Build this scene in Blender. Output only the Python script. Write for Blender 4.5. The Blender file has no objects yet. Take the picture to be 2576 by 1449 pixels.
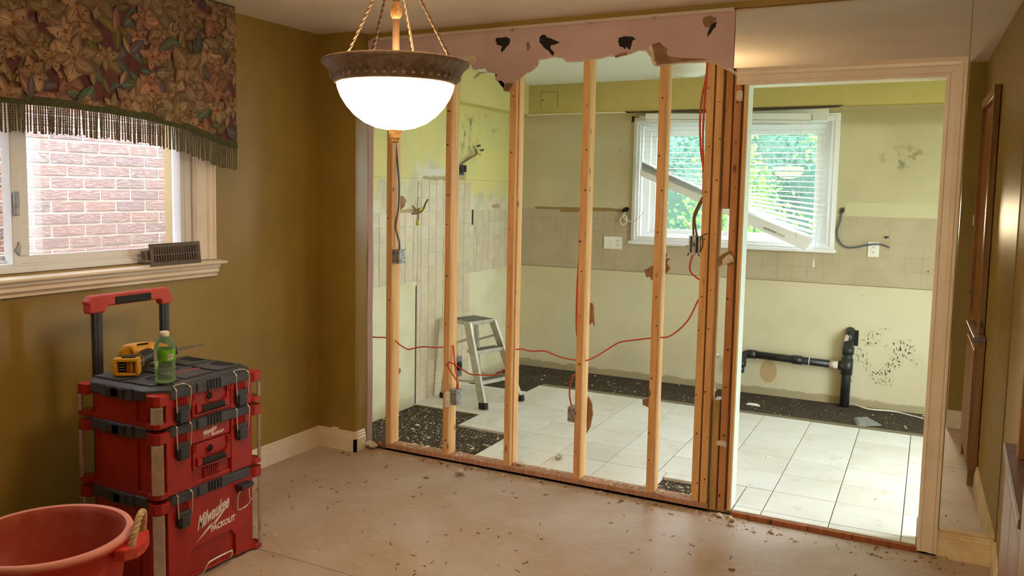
import bpy, bmesh, math, random
from mathutils import Vector, Matrix, noise as mnoise
random.seed(7)
S = bpy.context.scene
COL = S.collection
PI = math.pi

# ------------------------------------------------------------------ camera, world, sun, exposure
cam_data = bpy.data.cameras.new('camera'); cam = bpy.data.objects.new('camera', cam_data); COL.objects.link(cam)
CAM = Vector((2.0988, -4.0531, 1.5563)); YAW, PITCH, ROLL, FPX = 0.4884, -0.0891, 0.0162, 2111.28
fwd = Vector((-math.sin(YAW)*math.cos(PITCH), math.cos(YAW)*math.cos(PITCH), math.sin(PITCH)))
rgt = Vector((math.cos(YAW), math.sin(YAW), 0)); upv = rgt.cross(fwd)
r2 = math.cos(ROLL)*rgt + math.sin(ROLL)*upv; u2 = -math.sin(ROLL)*rgt + math.cos(ROLL)*upv
cam.matrix_world = Matrix(((r2.x, u2.x, -fwd.x, CAM.x), (r2.y, u2.y, -fwd.y, CAM.y), (r2.z, u2.z, -fwd.z, CAM.z), (0, 0, 0, 1)))
cam_data.sensor_width = 36; cam_data.sensor_fit = 'HORIZONTAL'; cam_data.lens = 36*FPX/2576
cam_data.shift_x = 68.59/2576; cam_data.shift_y = -58.46/2576
cam_data.clip_start = 0.05
S.camera = cam
S.view_settings.view_transform = 'Standard'; S.view_settings.look = 'None'
S.view_settings.gamma = 1; S.view_settings.use_curve_mapping = False
S.view_settings.exposure = 0.0
world = bpy.data.worlds.new('world'); S.world = world; world.use_nodes = True
bg = world.node_tree.nodes['Background']; bg.inputs[0].default_value = (0.86, 0.95, 1.0, 1); bg.inputs[1].default_value = 16.0
sun_d = bpy.data.lights.new('sun', 'SUN'); sun_d.energy = 5; sun_d.color = (1, 0.95, 0.84); sun_d.angle = math.radians(2)
sun = bpy.data.objects.new('sun', sun_d); COL.objects.link(sun)
sun.rotation_euler = Vector((-0.16, 0.60, -0.78)).to_track_quat('-Z', 'Y').to_euler()
BOWL = 27.0       # radiance of the lit glass bowl
BULB = 3.2        # bulb inside the bowl, shines up at the ceiling

# lamp in the living room behind the camera (its highlight shows in the glossy right wall)
lr_d = bpy.data.lights.new('living_room_lamp', 'AREA'); lr_d.energy = 46; lr_d.color = (1, 0.78, 0.50); lr_d.shape = 'DISK'; lr_d.size = 0.36
lr = bpy.data.objects.new('living_room_lamp', lr_d); COL.objects.link(lr); lr.location = (1.9, -6.2, 1.35); lr.rotation_euler = Vector((-0.05, 1, -0.14)).to_track_quat('-Z', 'Y').to_euler()

# ------------------------------------------------------------------ materials
def lin(c):
    return tuple((x/255/12.92 if x/255 <= 0.04045 else ((x/255+0.055)/1.055)**2.4) for x in c)
class ND:
    """small node writer"""
    def __init__(s, name, rough=0.5, metal=0.0, spec=0.5):
        s.m = bpy.data.materials.new(name); s.m.use_nodes = True; s.t = s.m.node_tree
        s.b = s.t.nodes['Principled BSDF']; s.out = s.t.nodes['Material Output']
        s.b.inputs['Roughness'].default_value = rough; s.b.inputs['Metallic'].default_value = metal
        s.b.inputs['Specular IOR Level'].default_value = spec
        s._p = None
    def new(s, t): return s.t.nodes.new(t)
    def ln(s, a, b): s.t.links.new(a, b)
    def setin(s, sock, v):
        if hasattr(v, 'links') or isinstance(v, bpy.types.NodeSocket): s.ln(v, sock)
        elif isinstance(v, (tuple, list)): sock.default_value = tuple(v) if len(v) == len(sock.default_value) else tuple(v)+(1,)
        else: sock.default_value = v
    def pos(s):
        if s._p is None:
            n = s.new('ShaderNodeTexCoord'); q = s.new('ShaderNodeSeparateXYZ'); s.ln(n.outputs['Object'], q.inputs[0]); s._p = (n.outputs['Object'], q.outputs)
        return s._p
    def vec(s, scale=(1, 1, 1), rnd=False):
        v, _ = s.pos(); n = s.new('ShaderNodeMapping'); n.inputs['Scale'].default_value = scale; s.ln(v, n.inputs['Vector'])
        if rnd:
            oi = s.new('ShaderNodeObjectInfo'); mm = s.mt('MULTIPLY', oi.outputs['Random'], 37.0); s.ln(mm, n.inputs['Location'])
        return n.outputs[0]
    def mt(s, op, a, b=0.0, clamp=False):
        n = s.new('ShaderNodeMath'); n.operation = op; n.use_clamp = clamp; s.setin(n.inputs[0], a); s.setin(n.inputs[1], b); return n.outputs[0]
    def noise(s, scale, detail=4, vec=None, rough=0.55):
        n = s.new('ShaderNodeTexNoise'); n.inputs['Scale'].default_value = scale; n.inputs['Detail'].default_value = detail; n.inputs['Roughness'].default_value = rough
        s.ln(vec if vec is not None else s.pos()[0], n.inputs['Vector']); return n.outputs[0]
    def voro(s, scale, vec=None, feat='F1'):
        n = s.new('ShaderNodeTexVoronoi'); n.feature = feat; n.inputs['Scale'].default_value = scale
        s.ln(vec if vec is not None else s.pos()[0], n.inputs['Vector']); return n.outputs[0]
    def step(s, v, a, b):
        n = s.new('ShaderNodeMapRange'); n.interpolation_type = 'SMOOTHSTEP'; s.setin(n.inputs[0], v); s.setin(n.inputs[1], a); s.setin(n.inputs[2], b); return n.outputs[0]
    def mix(s, fac, a, b):
        n = s.new('ShaderNodeMix'); n.data_type = 'RGBA'; s.setin(n.inputs[0], fac); s.setin(n.inputs[6], a); s.setin(n.inputs[7], b); return n.outputs[2]
    def rect(s, u, v, u0, u1, v0, v1, soft=0.01, wob=None):
        if wob is not None: u = s.mt('ADD', u, wob); v = s.mt('ADD', v, wob)
        f = s.mt('MULTIPLY', s.step(u, u0-soft, u0+soft), s.step(u, u1+soft, u1-soft))
        g = s.mt('MULTIPLY', s.step(v, v0-soft, v0+soft), s.step(v, v1+soft, v1-soft))
        return s.mt('MULTIPLY', f, g)
    def blob(s, u, v, uc, vc, ru, rv):
        a = s.mt('DIVIDE', s.mt('SUBTRACT', u, uc), ru); b = s.mt('DIVIDE', s.mt('SUBTRACT', v, vc), rv)
        return s.mt('SUBTRACT', 1.0, s.mt('ADD', s.mt('MULTIPLY', a, a), s.mt('MULTIPLY', b, b)), True)
    def wob(s, scale, amp):
        return s.mt('MULTIPLY', s.mt('SUBTRACT', s.noise(scale, 5), 0.5), amp)
    def col(s, c): s.setin(s.b.inputs['Base Color'], c)
    def bump(s, h, strength=0.2, dist=0.01):
        n = s.new('ShaderNodeBump'); n.inputs['Strength'].default_value = strength; n.inputs['Distance'].default_value = dist
        s.ln(h, n.inputs['Height']); s.ln(n.outputs[0], s.b.inputs['Normal'])
def simple(name, c, rough=0.5, metal=0.0, c2=None, sc=8, bump=0.0, bsc=60, spec=0.5, rnd=False):
    n = ND(name, rough, metal, spec); c = lin(c)
    if c2 is not None: n.col(n.mix(n.step(n.noise(sc, 5, n.vec(rnd=rnd)), 0.35, 0.65), c, lin(c2)))
    else: n.col(c)
    if bump: n.bump(n.noise(bsc, 4), bump)
    return n.m
M = {}
M['olive'] = simple('olive_paint', (158, 132, 60), 0.40, c2=(150, 124, 56), sc=3, bump=0.05, bsc=220)
M['ceiling'] = simple('ceiling_paint', (226, 212, 198), 0.9, c2=(218, 205, 192), sc=2, bump=0.12, bsc=160)
M['kceiling'] = simple('kitchen_ceiling_paint', (236, 238, 232), 0.8)
M['white_trim'] = simple('cream_trim_paint', (242, 230, 210), 0.35, c2=(234, 220, 196), sc=6)
M['dirty_trim'] = simple('scuffed_cream_trim', (236, 218, 180), 0.4, c2=(216, 192, 146), sc=9)
M['vinyl'] = simple('white_vinyl', (236, 238, 240), 0.3)
M['white_plastic'] = simple('white_plastic', (238, 236, 226), 0.35)
M['black'] = simple('black_plastic', (44, 45, 49), 0.40, c2=(54, 56, 60), sc=14)
M['deep_black'] = simple('matte_black', (14, 13, 14), 0.75, c2=(26, 22, 22), sc=40, bump=0.4, bsc=90)
M['lid'] = simple('dusty_black_lid', (60, 63, 70), 0.45, c2=(72, 75, 82), sc=9)
M['dark_gap'] = simple('dark_brown_edge', (74, 58, 42), 0.8)
M['jamb_paint'] = simple('pale_jamb_paint', (206, 212, 196), 0.45)
M['rubber'] = simple('black_rubber', (26, 25, 25), 0.7)
M['red'] = simple('red_plastic', (172, 32, 20), 0.42, c2=(156, 28, 20), sc=10, bump=0.05, bsc=300)
M['dusty_red'] = simple('dusty_red_plastic', (196, 72, 58), 0.55, c2=(182, 50, 40), sc=7)
M['alu'] = simple('brushed_aluminium', (205, 200, 188), 0.38, 0.85, c2=(185, 180, 170), sc=30)
M['steel'] = simple('bright_steel_wire', (225, 222, 214), 0.25, 1.0)
M['galv'] = simple('galvanised_steel', (176, 180, 178), 0.45, 0.6, c2=(150, 155, 160), sc=35)
M['bronze'] = simple('aged_bronze', (134, 112, 92), 0.45, 0.2, c2=(108, 88, 70), sc=40)
M['brass'] = simple('antique_brass', (150, 112, 68), 0.42, 0.3, c2=(112, 78, 44), sc=60)
M['gold_rope'] = simple('bronze_twist', (84, 62, 42), 0.5, 0.2)
M['orange_cable'] = simple('orange_cable_sheath', (205, 82, 48), 0.5)
M['grey_cable'] = simple('blue_grey_cable_sheath', (88, 92, 110), 0.45)
M['white_cable'] = simple('white_cable_sheath', (220, 215, 200), 0.5)
M['brown_wire'] = simple('old_brown_cable', (122, 92, 58), 0.6)
M['black_wire'] = simple('black_wire', (25, 22, 22), 0.5)
M['copper'] = simple('copper_wire', (190, 110, 66), 0.35, 0.9)
M['yellow_cap'] = simple('yellow_connector', (215, 200, 40), 0.45)
M['brown_paper'] = simple('brown_drywall_paper', (154, 120, 86), 0.9, c2=(136, 102, 70), sc=20, bump=0.1)
M['gypsum'] = simple('white_gypsum', (226, 214, 196), 0.95, c2=(200, 184, 164), sc=30, bump=0.3, bsc=120)
M['drain'] = simple('black_abs_pipe', (30, 33, 34), 0.38, c2=(48, 50, 50), sc=12)
M['register'] = simple('brown_register_paint', (92, 74, 58), 0.45)
M['yellow'] = simple('yellow_tool_plastic', (226, 168, 36), 0.45, c2=(206, 146, 28), sc=30)
M['sunwood'] = simple('orange_fence_wood', (160, 106, 48), 0.8, c2=(144, 90, 38), sc=6)
M['bark'] = simple('tree_bark', (110, 88, 68), 0.9, c2=(84, 66, 50), sc=20, bump=0.5, bsc=40)
M['lawn'] = simple('lawn', (92, 120, 58), 0.95, c2=(78, 104, 48), sc=5)
M['cap_purple'] = simple('purple_brown_cap', (128, 104, 104), 0.35, c2=(116, 92, 92), sc=20)
M['braid'] = simple('olive_braid', (84, 84, 54), 0.9, c2=(66, 66, 42), sc=60, bump=0.5, bsc=250)
M['fringe'] = simple('olive_fringe_cord', (116, 110, 84), 0.85, c2=(90, 86, 62), sc=90)
M['track'] = simple('painted_metal_track', (206, 190, 176), 0.5)
M['logo_white'] = simple('white_print', (236, 230, 222), 0.5)
M['logo_red'] = simple('pink_red_print', (196, 70, 76), 0.5)
M['paper_label'] = simple('bottle_label_green', (126, 190, 40), 0.5, c2=(86, 160, 30), sc=30)
M['grey_label'] = simple('grey_sticker', (200, 198, 190), 0.6)
M['rope'] = simple('cream_rope', (226, 202, 160), 0.85, c2=(204, 178, 134), sc=50, bump=0.5, bsc=200)
M['grout'] = simple('grout', (128, 118, 92), 0.9)
M['dust_chip'] = simple('plaster_chip', (206, 196, 172), 0.95, c2=(170, 152, 122), sc=12)
M['nail'] = simple('dark_staple', (56, 42, 34), 0.6)

def wood(name, c1, c2, c3, rough=0.6):
    n = ND(name, rough, 0, 0.4)
    v = n.vec((16, 16, 0.9), True); g = n.noise(3.0, 6, v, 0.6)
    base = n.mix(n.step(g, 0.35, 0.68), lin(c1), lin(c2))
    k = n.voro(1.0, n.vec((13, 13, 6.5), True)); knot = n.step(k, 0.17, 0.07)
    pick = n.step(n.noise(2.2, 1, n.vec((1, 1, 1), True)), 0.52, 0.56)
    n.col(n.mix(n.mt('MULTIPLY', knot, n.mt('MULTIPLY', pick, 0.85)), base, lin(c3)))
    n.bump(g, 0.12, 0.004); return n.m
M['stud'] = wood('spruce_stud', (226, 180, 120), (208, 154, 96), (112, 64, 32))
M['stud_dark'] = wood('aged_spruce', (198, 140, 86), (174, 114, 64), (90, 52, 28))
M['stud_mould'] = wood('stained_spruce', (196, 148, 92), (150, 132, 74), (92, 84, 44))
M['plate_wood'] = wood('sill_plate_wood', (192, 146, 120), (172, 124, 98), (96, 60, 44))
M['cabinet_wood'] = wood('stained_cabinet_wood', (158, 108, 58), (132, 86, 44), (76, 46, 24), 0.4)
M['threshold'] = wood('red_brown_board', (170, 98, 54), (140, 76, 40), (70, 40, 24))

# pink drywall
n = ND('pink_drywall', 0.9); n.col(n.mix(n.step(n.noise(3, 5), 0.35, 0.7), lin((208, 182, 180)), lin((198, 168, 165)))); M['pink'] = n.m
# plywood subfloor with dust
n = ND('dusty_subfloor', 0.5, 0, 0.4)
a = n.noise(2.2, 6); b_ = n.noise(16, 6, n.vec((1, 2.5, 1))); c_ = n.noise(70, 4)
base = n.mix(n.step(a, 0.35, 0.66), lin((184, 162, 140)), lin((198, 184, 174)))
base = n.mix(n.mt('MULTIPLY', n.step(b_, 0.5, 0.75), 0.55), base, lin((208, 196, 186)))
base = n.mix(n.mt('MULTIPLY', n.step(c_, 0.60, 0.72), 0.5), base, lin((138, 110, 82)))
n.col(base); n.bump(b_, 0.08, 0.004); M['subfloor'] = n.m
# kitchen floor tile
n = ND('cream_floor_tile', 0.32, 0, 0.5)
base = n.mix(n.step(n.noise(1.6, 5, n.vec(rnd=True)), 0.35, 0.7), lin((232, 232, 226)), lin((218, 216, 204)))
base = n.mix(n.mt('MULTIPLY', n.step(n.noise(9, 6, n.vec(rnd=True)), 0.58, 0.75), 0.5), base, lin((196, 188, 166)))
n.col(base); n.setin(n.b.inputs['Roughness'], n.mt('ADD', 0.28, n.mt('MULTIPLY', n.noise(6, 4), 0.3))); M['floor_tile'] = n.m
# dark scraped bed with lath
n = ND('scraped_dark_bed', 0.95, 0, 0.2)
base = n.mix(n.step(n.noise(7, 6), 0.35, 0.7), lin((84, 72, 60)), lin((118, 104, 88)))
vx = n.new('ShaderNodeTexVoronoi'); vx.inputs['Scale'].default_value = 90; n.ln(n.pos()[0], vx.inputs['Vector'])
base = n.mix(n.step(vx.outputs[0], 0.25, 0.5), base, lin((66, 56, 48)))
n.col(base); n.bump(vx.outputs[0], 0.5, 0.004); M['bed'] = n.m
# tile on the kitchen's left wall
M['wall_tile'] = simple('cream_wall_tile', (210, 198, 168), 0.5, c2=(198, 184, 154), sc=5, rnd=True)
# kitchen left wall
n = ND('kitchen_left_wall', 0.7)
_, P = n.pos(); y, z = P[1], P[2]
yel = n.mix(n.step(n.noise(3, 4), 0.35, 0.7), lin((218, 208, 134)), lin((208, 200, 140)))
prim = n.mix(n.step(n.noise(6, 5), 0.4, 0.65), lin((214, 208, 178)), lin((196, 188, 152)))
bb = n.mt('ADD', 1.50, n.mt('MULTIPLY', n.blob(y, 1.0, 1.12, 1.0, 0.30, 9), 0.25))
bb = n.mt('ADD', bb, n.mt('MULTIPLY', n.rect(y, z, 0.45, 0.95, 0, 3, 0.03), 0.10))
bb = n.mt('ADD', bb, n.wob(5, 0.24))
c = n.mix(n.step(z, bb, n.mt('ADD', bb, 0.02)), prim, yel)
c = n.mix(n.step(z, 0.905, 0.90), c, n.mix(n.step(n.noise(4, 5), 0.4, 0.7), lin((218, 212, 176)), lin((206, 198, 158))))
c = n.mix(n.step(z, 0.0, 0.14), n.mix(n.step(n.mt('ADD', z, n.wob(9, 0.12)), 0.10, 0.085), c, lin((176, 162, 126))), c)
# soot, glue dabs and holes of its own shape
soot = n.mt('MULTIPLY', n.blob(y, z, 1.62, 1.98, 0.34, 0.24), n.step(n.noise(14, 6, n.vec((1, 1.6, 0.7))), 0.52, 0.66))
c = n.mix(n.mt('MULTIPLY', soot, 0.9), c, lin((92, 88, 58)))
sm2 = n.mt('MULTIPLY', n.blob(y, z, 2.0, 2.05, 0.5, 0.25), n.step(n.noise(9, 5), 0.58, 0.7)); c = n.mix(n.mt('MULTIPLY', sm2, 0.5), c, lin((150, 140, 80)))
c = n.mix(n.rect(y, z, 0.55, 0.92, 1.385, 1.415, 0.004, n.wob(18, 0.03)), c, lin((168, 146, 106)))
c = n.mix(n.rect(y, z, 1.0, 1.36, 1.62, 1.65, 0.006, n.wob(18, 0.04)), c, lin((170, 150, 108)))
c = n.mix(n.rect(y, z, 1.02, 1.30, 1.655, 1.70, 0.02, n.wob(6, 0.10)), c, lin((212, 208, 196)))
c = n.mix(n.rect(y, z, 1.46, 1.62, 1.625, 1.72, 0.004, n.wob(14, 0.04)), c, lin((176, 156, 114)))
c = n.mix(n.rect(y, z, 0.3, 2.6, 1.6285, 1.6305, 0.0015), c, lin((150, 140, 84)))
c = n.mix(n.rect(y, z, 2.06, 2.2, 1.41, 1.44, 0.004, n.wob(14, 0.02)), c, lin((176, 146, 110)))
n.col(c); n.bump(n.noise(30, 5), 0.08, 0.004); M['kleft'] = n.m
# kitchen back wall
n = ND('kitchen_back_wall', 0.75)
_, P = n.pos(); x, z = P[0], P[2]
up = n.mix(n.step(n.noise(2.5, 5), 0.35, 0.7), lin((204, 194, 158)), lin((192, 182, 146)))
lo = n.mix(n.step(n.noise(2, 5), 0.35, 0.7), lin((214, 206, 174)), lin((204, 196, 160)))
bd = n.mix(n.step(n.noise(5, 5), 0.35, 0.7), lin((180, 167, 138)), lin((190, 177, 148)))
br = n.new('ShaderNodeTexBrick'); br.offset = 0; br.inputs['Scale'].default_value = 1; br.inputs['Mortar Size'].default_value = 0.003
br.inputs['Brick Width'].default_value = 0.108; br.inputs['Row Height'].default_value = 0.102
br.inputs['Color1'].default_value = (0, 0, 0, 1); br.inputs['Color2'].default_value = (0, 0, 0, 1); br.inputs['Mortar'].default_value = (1, 1, 1, 1)
cv = n.new('ShaderNodeCombineXYZ'); n.ln(x, cv.inputs[0]); n.ln(z, cv.inputs[1]); n.ln(cv.outputs[0], br.inputs['Vector'])
faint = n.mt('MULTIPLY', br.outputs['Color'], n.step(n.noise(4, 3), 0.42, 0.62)); bd = n.mix(n.mt('MULTIPLY', faint, 0.3), bd, lin((140, 126, 92)))
c = n.mix(n.step(z, 0.905, 0.909), lo, n.mix(n.step(n.mt('ADD', z, n.wob(20, 0.006)), 1.403, 1.409), bd, up))
c = n.mix(n.rect(x, z, -2, 3, 0.902, 0.908, 0.002), c, lin((130, 118, 84)))
c = n.mix(n.rect(x, z, 1.54, 2.6, 1.41, 1.505, 0.006, n.wob(12, 0.012)), c, lin((206, 200, 164)))
torn = n.mt('MAXIMUM', n.rect(x, z, -0.95, -0.56, 1.398, 1.42, 0.003, n.wob(16, 0.012)), n.mt('MAXIMUM', n.rect(x, z, -0.72, -0.55, 1.378, 1.41, 0.003, n.wob(16, 0.01)), n.rect(x, z, -0.6, -0.17, 1.39, 1.42, 0.004, n.wob(11, 0.04))))
c = n.mix(torn, c, lin((150, 122, 78)))
sp = n.noise(70, 3, n.vec((1, 1, 0.6)))
glue = n.mt('MULTIPLY', n.mt('POWER', n.blob(x, z, 1.86, 0.40, 0.21, 0.22), 0.5), n.step(sp, 0.53, 0.60))
glue = n.mt('MULTIPLY', glue, n.step(n.noise(8, 4), 0.42, 0.56)); c = n.mix(n.mt('MULTIPLY', glue, 1.4, True), c, lin((44, 42, 38)))
sm = n.mt('MULTIPLY', n.blob(x, z, 1.9, 1.83, 0.17, 0.10), n.step(n.noise(13, 5), 0.47, 0.6)); c = n.mix(n.mt('MULTIPLY', sm, 1.2, True), c, lin((140, 132, 100)))
dots = n.mt('MULTIPLY', n.step(n.voro(7.0), 0.055, 0.035), n.step(n.noise(1.7, 2), 0.5, 0.55)); c = n.mix(n.mt('MULTIPLY', dots, 0.85), c, lin((62, 52, 38)))
brn = n.mt('MULTIPLY', n.blob(x, z, 1.05, 0.2, 0.07, 0.10), 1.0); c = n.mix(n.step(brn, 0.1, 0.3), c, lin((190, 162, 116)))
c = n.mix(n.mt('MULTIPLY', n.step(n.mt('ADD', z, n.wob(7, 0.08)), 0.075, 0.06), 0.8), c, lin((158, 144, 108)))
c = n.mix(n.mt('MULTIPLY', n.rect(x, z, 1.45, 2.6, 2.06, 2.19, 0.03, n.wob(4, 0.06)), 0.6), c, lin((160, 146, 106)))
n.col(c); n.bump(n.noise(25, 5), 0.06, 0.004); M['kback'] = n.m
M['soffit'] = simple('yellow_soffit_paint', (200, 182, 112), 0.6, c2=(192, 174, 106), sc=3)
M['soffit_pale'] = simple('pale_yellow_paint', (216, 204, 138), 0.6, c2=(208, 196, 130), sc=3)
# bricks and mortar
n = ND('weathered_brick', 0.85)
oi = n.new('ShaderNodeObjectInfo'); base = n.mix(oi.outputs['Random'], lin((150, 102, 92)), lin((108, 88, 90)))
g = n.noise(30, 5, n.vec((1, 1, 3.2), True)); n.col(n.mix(n.step(g, 0.45, 0.7), base, lin((172, 150, 142)))); n.bump(g, 0.8, 0.012); M['brick'] = n.m
M['mortar'] = simple('pale_mortar', (236, 232, 226), 0.9)
# leaves
def leafmat(name, c1, c2):
    n = ND(name, 0.55, 0, 0.3)
    g = n.noise(1.3, 3); cc = n.mix(n.step(g, 0.35, 0.65), lin(c1), lin(c2)); n.col(cc)
    tr = n.new('ShaderNodeBsdfTranslucent'); n.ln(cc, tr.inputs['Color']); mx = n.new('ShaderNodeMixShader'); mx.inputs[0].default_value = 0.4
    n.ln(n.b.outputs[0], mx.inputs[1]); n.ln(tr.outputs[0], mx.inputs[2]); n.ln(mx.outputs[0], n.out.inputs['Surface']); return n.m
M['leaf_lime'] = leafmat('lime_leaves', (112, 158, 58), (88, 138, 56))
M['leaf_green'] = leafmat('green_leaves', (50, 92, 54), (38, 76, 44))
M['leaf_blue'] = leafmat('blue_green_leaves', (46, 90, 70), (34, 74, 56))
# glass, screen, mirror, bowl, bottle
def pane(name, gloss=0.12, tint=(1, 1, 1), haze=0.0, fk=0.4):
    n = ND(name); t = n.t
    tr = n.new('ShaderNodeBsdfTransparent'); tr.inputs[0].default_value = tint+(1,)
    gl = n.new('ShaderNodeBsdfGlossy'); gl.inputs['Roughness'].default_value = 0.02
    lw = n.new('ShaderNodeLayerWeight'); lw.inputs[0].default_value = 0.25
    m1 = n.new('ShaderNodeMixShader'); n.ln(n.mt('ADD', n.mt('MULTIPLY', lw.outputs['Fresnel'], fk), gloss*0.05), m1.inputs[0]); n.ln(tr.outputs[0], m1.inputs[1]); n.ln(gl.outputs[0], m1.inputs[2])
    last = m1.outputs[0]
    if haze:
        df = n.new('ShaderNodeBsdfTranslucent'); df.inputs[0].default_value = (0.95, 0.96, 1, 1)
        m2 = n.new('ShaderNodeMixShader'); m2.inputs[0].default_value = haze; n.ln(last, m2.inputs[1]); n.ln(df.outputs[0], m2.inputs[2]); last = m2.outputs[0]
    n.ln(last, n.out.inputs['Surface']); t.nodes.remove(n.b); return n.m
M['pane'] = pane('clear_window_glass'); M['sash_pane'] = pane('sash_glass', 0.10, (1, 1, 1), 0.0, 0.12); M['hazy_pane'] = pane('hazy_window_glass', 0.2, (1, 1, 1), 0.015)  # last one has a thin white haze mixed into the glass
M['screen'] = pane('insect_screen_mesh', 0.0, (0.98, 0.98, 1), 0.10)
n = ND('mirror_silver', 0.0, 1.0); n.col((0.80, 0.82, 0.78)); M['mirror'] = n.m
n = ND('lit_frosted_glass', 0.4); n.col((0.9, 0.8, 0.6)); n.b.inputs['Emission Color'].default_value = (1, 0.74, 0.44, 1); n.b.inputs['Emission Strength'].default_value = BOWL; M['bowl'] = n.m
n = ND('opal_glass', 0.3); n.col(lin((236, 236, 230))); M['opal'] = n.m
n = ND('green_bottle_plastic', 0.12); n.col(lin((190, 226, 186))); trb = n.new('ShaderNodeBsdfTransparent'); trb.inputs[0].default_value = (0.90, 0.975, 0.90, 1)
fr = n.new('ShaderNodeFresnel'); fr.inputs[0].default_value = 1.5; mxb = n.new('ShaderNodeMixShader'); n.ln(n.mt('ADD', n.mt('MULTIPLY', fr.outputs[0], 0.9), 0.10), mxb.inputs[0]); n.ln(trb.outputs[0], mxb.inputs[1]); n.ln(n.b.outputs[0], mxb.inputs[2]); n.ln(mxb.outputs[0], n.out.inputs['Surface']); M['bottle'] = n.m
n = ND('dusty_lit_rim_tub', 0.6, 0, 0.3); base = n.mix(n.step(n.noise(4, 6), 0.35, 0.7), lin((208, 52, 38)), lin((196, 66, 54))); _, P = n.pos()
base = n.mix(n.step(P[2], 0.374, 0.394), base, lin((236, 160, 146))); base = n.mix(n.mt('MULTIPLY', n.step(n.noise(12, 6), 0.52, 0.8), 0.4), base, lin((224, 170, 156))); n.col(base); M['tub'] = n.m  # window light on the rim painted in as paler pink, plus dust
n = ND('dusty_tub_inside', 0.7, 0, 0.3); n.col(n.mix(n.step(n.noise(5, 6), 0.4, 0.75), lin((176, 72, 52)), lin((196, 120, 108)))); M['tub_in'] = n.m
n = ND('floral_print', 0.85, 0, 0.2); at = n.new('ShaderNodeVertexColor'); at.layer_name = 'Col'
n.col(n.mix(n.mt('MULTIPLY', n.step(n.noise(24, 6), 0.42, 0.66), 0.5), at.outputs[0], lin((110, 78, 62)))); n.bump(n.noise(400, 2), 0.1, 0.002); M['floral'] = n.m
M['maroon'] = simple('maroon_fabric', (104, 56, 54), 0.9, c2=(84, 46, 48), sc=14, bump=0.1, bsc=400)
M['blind'] = simple('white_blind_slat', (232, 234, 230), 0.4)
M['lbl_white'] = simple('label_paper_white', (222, 226, 206), 0.5)

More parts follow.
